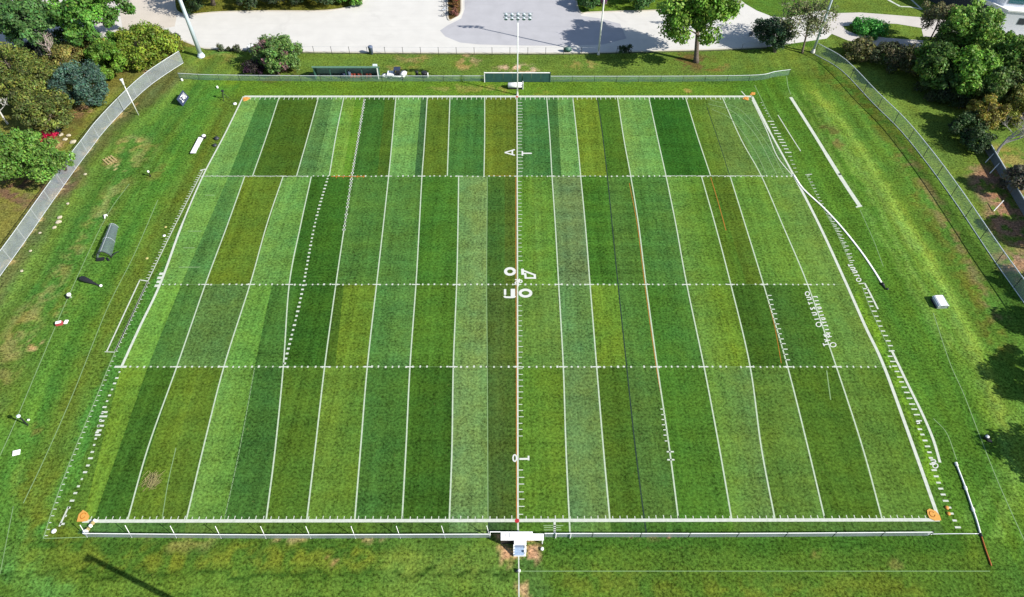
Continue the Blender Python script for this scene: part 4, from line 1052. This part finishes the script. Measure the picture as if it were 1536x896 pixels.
for s in (-1, 1): MB().add([(s*W/2+e, y, z) for e in (-.03, .03) for y, z in ((-D/2+.1, 0), (D/2-.05, 0), (D/2-.05, 1.6), (-D/2+.1, 2.85))], [(0,1,2,3), (7,6,5,4), (0,4,5,1), (1,5,6,2), (2,6,7,3), (3,7,4,0)]).build('side_wall', GREENMET, du)
MB().box((W/2-.35, -.75, 3.1), (.9, .5, .5), bevel=.05).build('roof_vent', mat('pale_vent', (.6, .66, .68), .5), du)
MB().box((0, .45, .45), (W*.9, .4, .06)).build('bench', mat('bench_board', (.12, .13, .14), .6), du)
CH = mat('red_plastic', alb(205, 100, 85), .5); CHD = mat('dark_red_plastic', alb(140, 70, 62), .5)
def chair(label, x, y, m, rz=0.0):
    c = thing('folding_chair', label, 'chair', (o.x+x, o.y+y, 0), rz, 'chairs inside the dugout')
    MB().box((0, 0, .45), (.5, .48, .05), bevel=.015).build('seat', m, c); MB().box((0, .24, .78), (.5, .05, .5), bevel=.015).build('backrest', m, c)
    for sx in (-.2, .2):
        for sy in (-.2, .2): MB().tube([(sx, sy, 0), (sx, sy, .44)], .02, 6).build('leg', DKMET, c)
    return c
for i, x in enumerate((.9, 1.6, 2.3, 3.0, 4.1, 4.8)):
    chair(['red chair nearest the middle of the dugout', 'red chair second from the middle of the dugout', 'red chair in the third place right of the dugout middle', 'dull red chair left of the dugout\'s right-hand bay', 'dark red chair in the dugout\'s right-hand bay', 'dark red chair against the dugout\'s right end'][i], x, -.55, CH if i < 3 else CHD)
def bag(name, label, cat, base, d, m, rz=0.0, group=None):
    b = thing(name, label, cat, g(*base), rz, group)
    MB().box((0, 0, d[2]/2), d, bevel=min(d)*.3).build('body', m, b, True)
    MB().tube([(-d[0]*.25, 0, d[2]), (-d[0]*.15, 0, d[2]+.13), (d[0]*.15, 0, d[2]+.13), (d[0]*.25, 0, d[2])], .025, 6).build('handle', BLACK, b)
    return b
NAVY = mat('navy_fabric', (.022, .035, .075), .85, noise=.2)
bag('gear_bag', 'navy gear bag heaped in the second bay of the dugout', 'bag', (517,117), (1.5, .8, 1.0), NAVY)
bag('gear_bag', 'tall dark blue bag standing beside the heaped bag in the dugout', 'bag', (525,117.5), (.7, .7, 1.7), mat('slate_fabric', (.05, .075, .12), .85, noise=.2))
bag('equipment_box', 'low black box on the grass at the left end of the dugout', 'box', (469,116), (1.5, .9, .7), BLACK)

def cart(base):
    c = thing('utility_cart', 'white utility cart with a dark canopy parked right of the dugout', 'cart', g(*base), 0)
    MB().box((0, 0, .55), (3.4, 1.35, .35), bevel=.1).build('chassis', WHITE, c, True)
    MB().box((1.35, 0, .95), (1.3, 1.35, .62), bevel=.2).build('bonnet', WHITE, c, True)
    MB().box((-1.25, 0, .95), (1.4, 1.4, .45), bevel=.08).build('cargo_bed', WHITE, c)
    MB().box((.2, 0, 1.0), (.9, 1.15, .5), bevel=.1).build('seat', BLACK, c)
    MB().box((.15, 0, 2.02), (1.35, 1.35, .12), bevel=.04).build('canopy', NAVY, c)
    MB().box((-.42, 0, 1.5), (.08, 1.2, .95)).build('rear_screen', NAVY, c)
    for sx in (-.4, .7):
        for sy in (-.58, .58): MB().tube([(sx, sy, .8), (sx*.9, sy, 2.0)], .035, 6).build('canopy_post', DKMET, c)
    MB().tube([(.75, .2, 1.1), (.6, .2, 1.4)], .03, 6).build('steering_column', BLACK, c)
    for sx in (-1.15, 1.1):
        for sy in (-.68, .68):
            w = MB().tube([(sx, sy-.1, .33), (sx, sy+.1, .33)], .33, 14).build('wheel', BLACK, c)
            MB().tube([(sx, sy-.115, .33), (sx, sy+.115, .33)], .16, 10).build('rim', GALV, w)
    for sy in (-.45, .45): MB().ball((1.99, sy, 1.0), .1, 1, 8, 5).build('headlight', mat('headlight_glass', (.7, .7, .65), .2), c)
cart((596,116.5))
bag('equipment_box', 'white box with dark lids on the grass between the dugout and the cart', 'box', (578,116.5), (1.4, .9, .8), WHITE)
def bin_(label, base, r, h, m, group=None):
    b = thing('waste_bin', label, 'bin', g(*base), 0, group)
    MB().lathe([(r*.82, 0), (r, h*.9), (r*1.06, h*.92), (r*1.06, h)], (0, 0, 0), 14).build('bin_body', m, b, True)
    MB().lathe([(r*1.05, h+.01), (r*.8, h+.12), (.02, h+.18)], (0, 0, 0), 14).build('lid', m, b, True)
    return b
bin_('slim black bin standing alone right of the white cart', (626,116), .32, 1.25, BLACK, 'bins behind the far fence')
b = bin_('wide black bin with a pale side, right of the slim bin', (637,116), .62, 1.1, BLACK, 'bins behind the far fence')
MB().box((.7, 0, .5), (.16, .7, .8), bevel=.04).build('pale_flap', WHITE, b)
bin_('blue-grey barrel against the wire fence above the dugout', (557,81), .5, 1.7, mat('barrel_blue', (.10, .13, .20), .5))
bag('utility_box', 'dark green utility box on the lot edge left of the thin lamp pole', 'box', (851,78), (1.7, .8, 1.1), GREENMET)
o = g(381, 77); ub = thing('utility_cabinet', 'grey cabinet with a white top half hidden by the round shrubby tree', 'cabinet', o)
MB().box((0, 0, .55), (2.1, 1.0, 1.1), bevel=.04).build('cabinet_body', mat('cabinet_grey', (.25, .28, .35), .6), ub); MB().box((0, 0, 1.16), (2.3, 1.2, .12), bevel=.03).build('top', WHITE, ub)
bag('parcel_crate', 'small dark crate with a pale lid on the lot left of the dense round tree', 'crate', (1126,53), (1.0, .8, .8), mat('crate_grey', (.16, .17, .2), .7))

# bicycles parked along the narrow island
def bike(label, base, m, rz):
    k = thing('bicycle', label, 'bicycle', g(*base), rz, 'bicycles parked along the narrow island')
    for x in (-.55, .55):
        t = MB()
        ring = [Vector((x+.34*math.cos(a), 0, .36+.34*math.sin(a))) for a in np.linspace(0, 2*math.pi, 19)]
        t.tube(ring, .035, 6, False); w = t.build('wheel', BLACK, k)
        s_ = MB()
        for a in np.linspace(0, math.pi, 5)[:-1]: s_.tube([(x+.33*math.cos(a), 0, .36+.33*math.sin(a)), (x-.33*math.cos(a), 0, .36-.33*math.sin(a))], .008, 4)
        s_.build('spokes', GALV, w)
    MB().tube([(-.55, 0, .36), (-.1, 0, .34), (.42, 0, .85), (-.25, 0, .82), (-.55, 0, .36)], .035, 6).tube([(-.1, 0, .34), (-.28, 0, .95)], .03, 6).tube([(.55, 0, .36), (.4, 0, 1.02)], .03, 6).build('frame', m, k)
    MB().box((-.29, 0, .98), (.28, .15, .06), bevel=.02).build('saddle', BLACK, k)
    MB().tube([(.4, -.28, 1.05), (.4, .28, 1.05)], .022, 6).build('handlebar', BLACK, k)
for i, (y, m, lb) in enumerate(((4, GALV, 'silver bicycle farthest up the narrow island'), (11, NAVY, 'navy bicycle second from the top of the narrow island'), (17, mat('sky_blue_enamel', (.35, .48, .68), .4), 'sky blue bicycle near the end of the narrow island'), (25, BLACK, 'black bicycle nearest the grass end of the narrow island'))):
    bike(lb, (668,y), m, .15*i - .2)

# white building beyond the wood, top right corner
WB = mat('white_wall', (.66, .68, .72), .7, noise=.06)
SHADE_PANE = mat('shade_and_pane', (.035, .042, .05), .8)  # near-black for the painted shade side and the dark window panes
A0 = g(1512, 17, 5.0); A0.z = 0
bd = thing('white_building', 'white flat roofed building with teal windows in the top right corner', 'building', A0, 0)
u = Vector((.80, -.16, 0)).normalized(); v = Vector((-.52, .85, 0)).normalized()
def quadbox(mb, p, L1, L2, z0, z1):
    a = [p, p+u*L1, p+u*L1+v*L2, p+v*L2]
    return mb.add([(q.x, q.y, z0) for q in a]+[(q.x, q.y, z1) for q in a], [(3,2,1,0), (4,5,6,7), (0,1,5,4), (1,2,6,5), (2,3,7,6), (3,0,4,7)])
Z = Vector((0, 0, 0))
quadbox(MB(), Z, 26, 22, 0, 5.0).build('wall', WB, bd)
quadbox(MB(), v*.3-u*.06, .05, 21, .0, 4.3).build('painted_shade_wall', SHADE_PANE, bd)  # dark sheet over the white wall paints its shade side
quadbox(MB(), -u*.25-v*.25, 26.5, .45, 5.0, 5.3).build('parapet', WHITE, bd); quadbox(MB(), -u*.25+v*.21, .45, 22, 5.0, 5.3).build('parapet', WHITE, bd)
quadbox(MB(), u*1.6+v*3.0, 24, 16, 5.0, 8.4).build('upper_storey', WB, bd)
quadbox(MB(), u*1.2+v*2.6, 25, 17, 8.4, 8.75).build('roof', mat('roof_grey', (.42, .44, .46), .9, noise=.15), bd)
TEAL = mat('teal_glass', (.03, .12, .14), .12, 0, .7)
for k in range(3):
    f = quadbox(MB(), u*(2.0+k*4.2)+v*2.93, 3.4, .05, 5.6, 7.8).build('window', mat('window_frame_grey', (.2, .24, .26), .5), bd); quadbox(MB(), u*(2.15+k*4.2)+v*2.89, 3.1, .03, 5.75, 7.65).build('pane', TEAL, f)
for k in range(3):
    f = quadbox(MB(), u*(3.0+k*5.0)-v*.05, 1.6, .05, 2.3, 3.8).build('window', MATS['window_frame_grey'], bd); quadbox(MB(), u*(3.12+k*5.0)-v*.09, 1.36, .03, 2.42, 3.68).build('pane', SHADE_PANE, f)

# ------------------------------------------------------------------ left side of the pitch
def along(a, b):
    A, Bq = g(*a), g(*b); d = Bq-A
    return (A+Bq)/2, math.atan2(d.y, d.x), d.length
c, rz, L_ = along((290.5,233), (303,209))
be = thing('long_bench', 'long flat white bench on the left verge near the far corner', 'bench', c, rz)
MB().box((0, 0, .46), (L_, .95, .07), bevel=.02).build('seat', mat('bright_white_board', (.84, .84, .84), .5, noise=.03), be)
for x in (-.38, 0, .38):
    for y in (-.3, .3): MB().box((x*L_, y, .21), (.08, .08, .42)).build('leg', GALV, be)
q = g(306.5, 208)
hb = thing('team_helmet', 'dark round helmet with a white crown at the end of the long white bench', 'helmet', q)
MB().ball((0, 0, .38), .5, .85, 14, 8).build('shell', BLACK, hb, True); MB().lathe([(.42, 0), (.30, .16), (.02, .22)], (.06, .02, .62), 12).build('crown_cap', WHITE, hb, True)
c, rz, _ = along((273,162), (285,144))
sg = thing('sign_board', 'dark blue framed white sign board with navy strokes leaning on the left verge', 'sign', c, rz)
R_ = Matrix.Rotation(math.radians(-62), 4, 'X')
MB().box((0, .04, .85), (3.1, .10, 1.75), bevel=.02).build('frame', NAVY, sg); face = MB().box((.1, -.025, .88), (2.1, .03, 1.0)).build('face', WHITE, sg)
st_ = MB()
for x0, segs in ((-.85, (((-.2,-.4),(-.2,.4)), ((-.2,.4),(.25,.4)), ((-.2,0),(.2,0)), ((.25,.4),(.2,-.4)))), (0, (((-.25,-.4),(.25,-.4)), ((-.25,-.4),(-.2,.4)), ((-.2,.1),(.25,.3)))), (.85, (((-.2,.4),(.25,.4)), ((.25,.4),(.2,-.35)), ((.2,-.35),(-.25,-.4))))):
    st_ = MB()
    for a, b_ in segs: st_.tube([(x0*.8+a[0], -.06, .88+a[1]), (x0*.8+b_[0], -.06, .88+b_[1])], .09, 5)
    st_.build('letter', NAVY, face)

for x in (-1.3, 1.3): MB().tube([(x, .1, 1.6), (x, .9, 0)], .05, 6).build('prop', NAVY, sg)
for k in (sg.children): k.matrix_parent_inverse = Matrix.Identity(4)
sg.rotation_euler = (math.radians(-24), 0, rz); sg.location.z = .03
q = g(337.5, 149)
tp = thing('tripod', 'black camera tripod on the worn turf by the far left corner', 'tripod', q)
for k in range(3):
    a = k*2.094+.5; MB().tube([(0, 0, 1.35), (.75*math.cos(a), .75*math.sin(a), 0)], .055, 6).build('leg', BLACK, tp)
MB().tube([(0, 0, 1.2), (0, 0, 1.75)], .06, 8).build('column', BLACK, tp); MB().box((.05, 0, 1.9), (.5, .3, .3), rz=.6, bevel=.05).build('camera_body', BLACK, tp); MB().tube([(.1, -.1, 1.9), (.4, -.35, 1.9)], .1, 8).build('lens', DKMET, tp)
q = g(325, 209); bag('gear_bag', 'small dark gear bag, the upper of two beside the left touchline', 'bag', (325.5,209), (.8, .9, .45), DKMET, 1.0)
bag('gear_bag', 'flat dark gear bag, the lower of two beside the left touchline', 'bag', (322.5,219), (.7, .8, .3), DKMET, .8)
def disc(label, base, r, m, h=.1, name='marker_disc', cat='marker', group=None):
    r *= .72
    d = MB().lathe([(r, 0), (r*.9, h*.7), (r*.35, h), (.01, h)], (0, 0, 0), 12).build(name, m, None, True); d.location = g(*base); d.location.z = .03
    tag(d, label, cat, group); return d
disc('white oval marker by the tripod near the far left corner', (352.5,156.5), .52, WHITE, .25)
disc('small white ball on the turf at the left end of the far fence', (326.5,132.5), .3, WHITE, .5, 'ball', 'ball')
disc('small white ball below the end of the far fence on the left', (273.5,121.5), .32, WHITE, .5, 'ball', 'ball')
disc('yellowish scrap on the olive strip, the upper one beside the ticked line', (248.5,341), .32, mat('yellow_card', alb(215, 205, 130), .8))
disc('white scrap on the olive strip below the yellowish scrap', (246.5,354), .36, WHITE)
disc('pale yellow scrap on the olive strip, left of the others', (220.5,388), .36, MATS['yellow_card'])
disc('white marker on the near left corner outside the ticked line', (81,797), .42, WHITE, .08)
disc('white marker stone right of the near white platform stairs', (813,824), .30, WHITE, .3, 'stone', 'stone')
disc('white ball on the pole base line below the platform', (778.5,857), .26, WHITE, .45, 'ball', 'ball')
disc('black rubber puck beside the white ball below the platform', (774.8,857), .24, BLACK, .2, 'puck', 'puck')
def stake(label, base, h, m, cap, name='stake', capr=.2):
    s = thing(name, label, 'post', g(*base)); MB().tube([(0, 0, 0), (0, 0, h)], [.10, .09], 8).build('shaft', m, s)
    MB().lathe([(capr*.8, h-.15), (capr, h), (capr*.8, h+.15), (.02, h+.25)], (0, 0, 0), 10).build('cap', cap, s, True); return s
stake('short dark stake with a white cap on the upper left verge', (226,265), 1.1, BLACK, WHITE)
s_ = stake('dark post with a white head on the lower left verge beside a white block', (42,638), 2.3, BLACK, mat('pale_mint_cap', (.62, .72, .70), .5), capr=.26)
bag('ground_block', 'small white block at the foot of the dark post on the lower left verge', 'block', (43.5,631), (.34, .3, .3), WHITE, .5)
q = g(106, 446); cp = thing('water_tap', 'white domed water tap stand on the guide line of the left verge', 'tap', q)
MB().lathe([(.2, 0), (.16, .5), (.34, .55), (.3, .75), (.05, .9)], (0, 0, 0), 12).build('dome', WHITE, cp, True); MB().box((-.3, -.1, .15), (.4, .5, .3), bevel=.05).build('valve_box', BLACK, cp)
q = g(158.5, 326); hk = thing('ground_hook', 'white hook anchor at the top end of the left guide line', 'anchor', q)
MB().tube([(0, -.35, .05), (0, 0, .45), (.2, .25, .4), (.35, .05, .2)], .09, 8).build('hook', WHITE, hk); MB().ball((-.15, .15, .2), .2, 1, 8, 5).build('eye', WHITE, hk)
# red cooler with a white towel
q = g(90, 487); co = thing('cool_box', 'red and white cool box with a white towel beside it on the left verge', 'cooler', q, .3)
MB().box((0, 0, .25), (.95, .65, .5), bevel=.08).build('box_body', mat('red_cooler', alb(205, 90, 95), .5), co); MB().box((0, 0, .54), (.8, .5, .1), bevel=.04).build('lid', WHITE, co)
MB().box((.85, .15, .12), (.55, .75, .2), rz=-.3, bevel=.08).build('towel', mat('white_cloth', (.78, .78, .75), .9), co)
q = g(25.5, 680); wp = thing('base_plate', 'tilted white square plate on the lower left verge', 'plate', q, .35)
MB().box((0, 0, .14), (.85, .75, .09), tilt=.08, bevel=.02).build('plate', MATS['bright_white_board'], wp); MB().box((.05, .2, .06), (.7, .12, .12)).build('prop', GALV, wp)
# arched net tunnel
c, rz, L_ = along((157,388), (171,342))
ng = thing('net_tunnel', 'long grey arched net tunnel with a black open end on the left verge', 'goal', c, rz)
netm = mesh_material('grey_net', (.17, .21, .25), .5)
V_, F_ = [], []; n = 10; M = 8
for i in range(M+1):
    t = i/M; wv = 1.0 - .35*t
    for k in range(n+1):
        a = math.pi*k/n; V_.append((-L_/2+L_*t, wv*1.05*math.cos(a), .03+wv*1.5*math.sin(a)))
for i in range(M):
    for k in range(n): F_.append((i*(n+1)+k, i*(n+1)+k+1, (i+1)*(n+1)+k+1, (i+1)*(n+1)+k))
MB().add(V_, F_).build('net', netm, ng, True)
for i, x in enumerate((-L_/2, 0, L_/2)):
    wv = 1.0-.35*(x+L_/2)/L_
    MB().tube([(x, wv*1.08*math.cos(math.pi*k/n), wv*1.53*math.sin(math.pi*k/n)) for k in range(n+1)], .07 if i == 0 else .04, 6).build('hoop', BLACK if i == 0 else GALV, ng)
MB().tube([(-L_/2, 0, 1.53), (L_/2, 0, 1.0)], .05, 6).build('ridge_pole', GALV, ng)
MB().box((-L_/2-.2, .55, .14), (.7, 1.2, .28), bevel=.08).box((-L_/2-.35, -.6, .1), (.9, .3, .2), rz=.6, bevel=.06).build('ballast_bag', BLACK, ng)
MB().tube([(-L_/2+.1, -1.0, .1), (-L_/2+.5, -1.7, .5), (-L_/2+1.1, -1.9, .1)], .09, 6).build('folded_leg', BLACK, ng)
# dark pear-shaped dummy lying on the turf
c, rz, L_ = along((152,430), (121,419))
td = thing('pear_form', 'black pear-shaped dummy with a white base lying on the left verge', 'form', c, rz+math.pi)
prof = [(.03, -L_/2+.1), (.12, -L_/2+.15), (.14, -L_/2+.9), (.24, -L_/2+1.6), (.40, -L_/2+2.4), (.47, L_/2-.75), (.40, L_/2-.25), (.16, L_/2)]
bm_ = MB(); n = 14
vs_ = [(z, r*math.cos(2*math.pi*k/n), r*.8+.02+r*.8*math.sin(2*math.pi*k/n)) for r, z in prof for k in range(n)]
bm_.add(vs_, [(i*n+k, i*n+(k+1) % n, (i+1)*n+(k+1) % n, (i+1)*n+k) for i in range(len(prof)-1) for k in range(n)]+[tuple(range(n))[::-1], tuple(range((len(prof)-1)*n, len(prof)*n))])
td.rotation_euler.z = rz
bm_.build('body', BLACK, td, True); MB().ball((-L_/2, 0, .2), .24, .8, 10, 6).build('base_cap', WHITE, td, True)
# planks
c = g(165, 241); pl = thing('wooden_pallet', 'weathered pallet of four tan planks lying in the left verge', 'pallet', c, -.75)
TAN = mat('weathered_planks', alb(205, 185, 130), .9, noise=.25, scale=5)
for i in range(4): MB().box((0, -.75+i*.5, .14), (2.2, .22, .05)).build('plank', TAN, pl)
MB().box((-.8, 0, .06), (.1, 1.8, .1)).box((.8, 0, .06), (.1, 1.8, .1)).build('bearer', TAN, pl)
# stones on the rough strip under the left fence
STONE = mat('pale_stone', alb(225, 215, 190), .9, noise=.2)
r_ = random.Random(9); first = None
for i, (x, y, s) in enumerate(((102,306,.30),(90,327,.42),(88,334,.5),(82,342,.36),(60,350,.25),(33,407,.28),(92,203,.5),(98,210,.5),(110,214,.6),(103,204,.45),(128,262,.3),(46,377,.25))):
    if first is None:
        bm2 = bmesh.new(); bmesh.ops.create_icosphere(bm2, subdivisions=2, radius=1)
        for w in bm2.verts: w.co *= r_.uniform(.82, 1.15)
        for w in bm2.verts: w.co.z *= .6
        me = bpy.data.meshes.new('stone'); bm2.to_mesh(me); bm2.free(); me.materials.append(STONE); first = me
    st2_ = bpy.data.objects.new('stone', first); COL.objects.link(st2_); st2_.location = g(x, y); st2_.location.z = s*.25
    st2_.scale = (s, s*.8, s*.7); st2_.rotation_euler.z = r_.random()*6; tag(st2_, 'pale rounded stone lying in the rough grass along the left fence', 'stone', 'pale stones along the left fence')
c, rz, L_ = along((74,215), (92,196)); dp = thing('garden_panel', 'low dark panel leaning beside the crimson shrub on the left', 'panel', c, rz)
MB().box((0, 0, .5), (L_, .1, 1.0)).build('panel_board', mat('panel_dark', (.06, .065, .08), .7, noise=.2), dp); MB().tube([(-L_/2, 0, 1.03), (L_/2, 0, 1.03)], .05, 6).build('top_rail', GALV, dp)
q = g(252.5, 64); mk_ = thing('survey_marker', 'narrow upright white marker board right of the yellow-green dome bush', 'marker', q, .2); MB().box((0, 0, .5), (.3, .1, 1.0), bevel=.02).build('board', WHITE, mk_); MB().box((0, .06, .3), (.08, .05, .7)).build('stake', TAN, mk_)

# corner mats: pointed orange sheets with a darker ring
MATO = mat('orange_mat', alb(250, 186, 92), .8, noise=.08, scale=4); MATD = mat('dark_orange_paint', alb(222, 140, 45), .8)
def corner_mat(label, pts, ring):
    P = [g(*p) for p in pts]; c = sum(P, Vector())/len(P); c.z = 0
    k = thing('corner_mat', label, 'mat', c, 0, 'orange corner mats'); k.location.z = .028
    MB().prism([(p-c)[:2] for p in P], 0, .06).build('sheet', MATO, k)
    q = g(*ring)-c; mb = MB(); mb.tube([q+Vector((.26*math.cos(a)*1.2, .34*math.sin(a), .065)) for a in np.linspace(.6, 6.0, 15)], .05, 5); mb.build('ring_mark', MATD, k)
corner_mat('orange mat at the near left corner of the pitch', [(115.5,783),(118.5,772),(125,765.5),(131,769),(134.5,774.5),(131.5,781.5),(124,783)], (125.5,774.5))
corner_mat('orange mat at the near right corner of the pitch', [(1391,772),(1390,766),(1394,763.5),(1403,767),(1409,773.5),(1411.5,781),(1402,781.5),(1394,778)], (1398,772))
corner_mat('orange mat at the far left corner of the pitch', [(365.5,152.5),(364.5,147),(371,146.2),(376,147.5),(370,151.5)], (369,149))
corner_mat('orange mat just inside the far right corner of the pitch', [(1113.5,149),(1117,145.8),(1123,146.5),(1122.5,151.5)], (1119,148.5))
corner_mat('orange mat just outside the far right corner of the pitch', [(1124.5,142.5),(1128,138.8),(1133,139.5),(1132.5,142.5),(1127,143.5)], (1129,141.2))
ORB = mat('orange_plastic', alb(245, 170, 75), .6)
disc('orange disc cone outside the near right corner, the farther of two', (1420,762), .36, ORB, .14, 'disc_cone', 'cone'); disc('orange disc cone outside the near right corner, the nearer of two', (1422.5,771), .34, ORB, .14, 'disc_cone', 'cone')

# ------------------------------------------------------------------ right side of the pitch
hz_ = thing('water_hose', 'white hose curving off the right touchline to a black nozzle', 'hose', g(1190, 262))
P = [q+Vector((0, 0, .09)) - hz_.location for q in gc([(1190,262),(1205,284),(1234,311),(1262,341),(1290,376),(1310,405),(1323,426)], 8)]
hm_ = MB().tube(P, .16, 8); hm_.v = [(x, y, .02+(z-.09+.16)*.28) for x, y, z in hm_.v]; hm_.build('hose_line', mat('hose_white', (.85, .85, .83), .6), hz_, True)
q = P[-1]; d = (P[-1]-P[-2]).normalized(); MB().tube([q-d*.1, q+d*.3, q+d*.45, q+d*.9], [.2, .24, .12, .1], 8).build('nozzle', BLACK, hz_)
MB().ball(q+d*1.05+Vector((.25, -.1, .05)), .2, .8, 8, 5).build('nozzle_tip', BLACK, hz_)
disc('small black clip on the thick white line of the right verge', (1260,262), .26, BLACK, .2, 'line_clip', 'clip')
def pipe(label, pts, r, m, couplers, cm):
    p0 = g(*pts[0]); k = thing('ground_pipe', label, 'pipe', p0); P = [q+Vector((0, 0, r))-p0 for q in gc(pts, 6)]
    MB().tube(P, r, 8).build('pipe_length', m, k, True)
    for t in couplers:
        i = int(t*(len(P)-1)); a = P[i]; b = P[min(i+1, len(P)-1)] if i < len(P)-1 else P[i]+(P[i]-P[i-1]); dd = (b-a).normalized()
        MB().tube([a-dd*.22, a+dd*.22], r*1.7, 8).build('coupler', cm, k)
pipe('white ground pipe with couplers at the near right, outside the ticked line', [(1434,697),(1446,728),(1456,757),(1464,780),(1470,801)], .10, mat('pipe_white', (.82, .82, .82), .5), (0, .3, .62), WHITE)
pipe('orange ground pipe continuing below the white one at the near right', [(1471,803),(1478,825),(1486.5,849)], .08, mat('pipe_orange', alb(200, 110, 50), .6), (0,), BLACK)
pipe('thin pale pipe from the near fence end to the white ground pipe', [(1394,801.5),(1430,801),(1468,801)], .05, GALV, (0,), WHITE)
c, rz, L_ = along((1402.5,446), (1414,466)); eb = thing('equipment_chest', 'white lidded equipment chest with silver sides on the right verge', 'chest', c, rz)
MB().box((0, 0, .38), (1.9, 1.55, .76), bevel=.04).build('chest_body', mat('silver_side', (.38, .42, .48), .4, .4), eb)
lid = [(-1, -.5, .78), (-1, .5, .78), (1, .5, .78), (1, -.5, .78), (-1.0, -.86, .58), (-1.0, .86, .58), (1.0, .86, .58), (1.0, -.86, .58)]
lid += [(x, y, z+.05) for x, y, z in lid]
MB().add(lid, [(8,9,10,11), (12,8,11,15), (9,13,14,10), (0,3,2,1), (4,7,3,0), (1,2,6,5), (4,0,8,12), (0,1,9,8), (1,5,13,9), (5,6,14,13), (6,2,10,14), (2,3,11,10), (3,7,15,11), (7,4,12,15)]).build('lid', MATS['bright_white_board'], eb)
for s in (-1, 1): MB().tube([(s*.97, -.2, .5), (s*1.06, 0, .5), (s*.97, .2, .5)], .03, 6).build('handle', DKMET, eb)
MB().box((0, .88, .1), (1.9, .14, .2), bevel=.03).box((0, -.88, .1), (1.9, .14, .2), bevel=.03).build('skid', BLACK, eb)
q = g(1478, 658); bk = thing('bucket', 'small black bucket with a white lid on the right verge', 'bucket', q)
MB().lathe([(.24, 0), (.34, .5)], (0, 0, 0), 12).build('bucket_body', BLACK, bk, True); MB().lathe([(.24, .5), (.2, .6), (.02, .64)], (0, 0, 0), 12).build('lid', WHITE, bk, True); MB().box((.35, -.35, .08), (.6, .4, .16), rz=-.5, bevel=.05).build('hose_coil', BLACK, bk)

# ------------------------------------------------------------------ near side: T-shaped viewing platform
q = g(784, 815); pf_ = thing('viewing_platform', 'white T-shaped platform with a stair towards the camera in the near fence', 'platform', q)
HP = 1.35; m_ = mpp(q.x, q.y, HP)
def gp(x, y): return g(x, y, HP) - q
BW = MATS['bright_white_board']
def slab(name, x0, y0, x1, y1, h=.12, dz=0, m=BW):
    a, b = gp(x0, y1), gp(x1, y0); return MB().box(((a.x+b.x)/2, (a.y+b.y)/2, HP-h/2+dz), (b.x-a.x, b.y-a.y, h), bevel=.015).build(name, m, pf_)
slab('deck', 751, 797.5, 799, 810.5); slab('side_deck', 799.2, 800, 815.5, 810, dz=-.10)
slab('landing', 771, 810.7, 789.5, 817.5)
for i in range(4):
    a, b = gp(771.5, 819.6+i*2.6), gp(786, 817.4+i*2.6); z = HP-.22-.25*i
    MB().box(((a.x+b.x)/2, a.y+.12-.02*i, z), (b.x-a.x, .30, .06)).build('step', mat('blue_grey_tread', (.30, .40, .55), .5) if i else mat('slate_tread', (.16, .20, .28), .5), pf_)
for x in (770.9, 788): 
    a, b = gp(x, 828), gp(x, 817)
    MB().add([(a.x-.06+s*.12, yy, zz) for s in (0, 1) for yy, zz in ((a.y, .0), (a.y, .25), (b.y, HP), (b.y, HP-.35))], [(0,1,2,3), (7,6,5,4), (0,4,5,1), (1,5,6,2), (2,6,7,3), (3,7,4,0)]).build('stringer', WHITE, pf_)
a, b = gp(786.2, 826.5), gp(789.5, 817); MB().box(((a.x+b.x)/2, (a.y+b.y)/2, HP-.5), (b.x-a.x, b.y-a.y, .1), tilt=0).build('side_board', WHITE, pf_)
a, b = gp(770.5, 827.5), gp(789, 826); MB().box(((a.x+b.x)/2, (a.y+b.y)/2, .16), (b.x-a.x, .3, .32)).build('bottom_step', WHITE, pf_)
for x, y in ((752.5,799), (752.5,809), (798,799), (772.5,816.5), (788,816.5), (814,801), (814,809), (784,809)):
    p_ = gp(x, y); MB().box((p_.x, p_.y, (HP-.23)/2), (.12, .12, HP-.23)).build('leg', WHITE, pf_)
for x in (754.6, 757.8, 764.0): 
    p_ = gp(x, 803); MB().box((p_.x, p_.y, HP+.008), (.05, .55 if x != 757.8 else .3, .012)).build('slot', DKMET, pf_)
MB().tube([gp(735, 798), gp(751, 798)], .06, 6).tube([gp(735, 798)-Vector((0, 0, HP)), gp(735, 798)], .06, 6).build('link_rail', WHITE, pf_)
sk = MB(); a, b = gp(751, 810.4), gp(771, 810.4); sk.box(((a.x+b.x)/2, a.y+.03, HP*.5), (b.x-a.x, .04, HP-.3)); a2, b2 = gp(771, 818), gp(771, 810.4); sk.box((a2.x+.03, (a2.y+b2.y)/2, HP*.5), (.04, b2.y-a2.y, HP-.3)); sk.build('shade_sheet', BLACK, pf_)  # black sheets stand in for the shade under the deck and beside the landing
q = g(855, 807); np_ = thing('net_post', 'pair of white upright net posts joined by a bar right of the platform', 'post', q)
for x in (-1.7, 0): MB().tube([(x, 0, 0), (x, 0, 1.35)], .07, 8).build('upright', WHITE, np_)
MB().tube([(-1.7, 0, 1.3), (0, 0, 1.3)], .05, 6).build('crossbar', WHITE, np_)
e = thing('end_stack', 'stack of white and dark caps at the left end of the near fence', 'cap stack', g(129, 799)); 
for i, (dx, dy, r) in enumerate(((0, 0, .32), (.15, .35, .2), (.3, .75, .2), (.42, 1.1, .22), (.55, 1.4, .18))): MB().lathe([(r, 0), (r*.9, .3), (.02, .4)], (dx, dy, 0), 8).build('cap', WHITE if i % 2 == 0 else TAN, e)
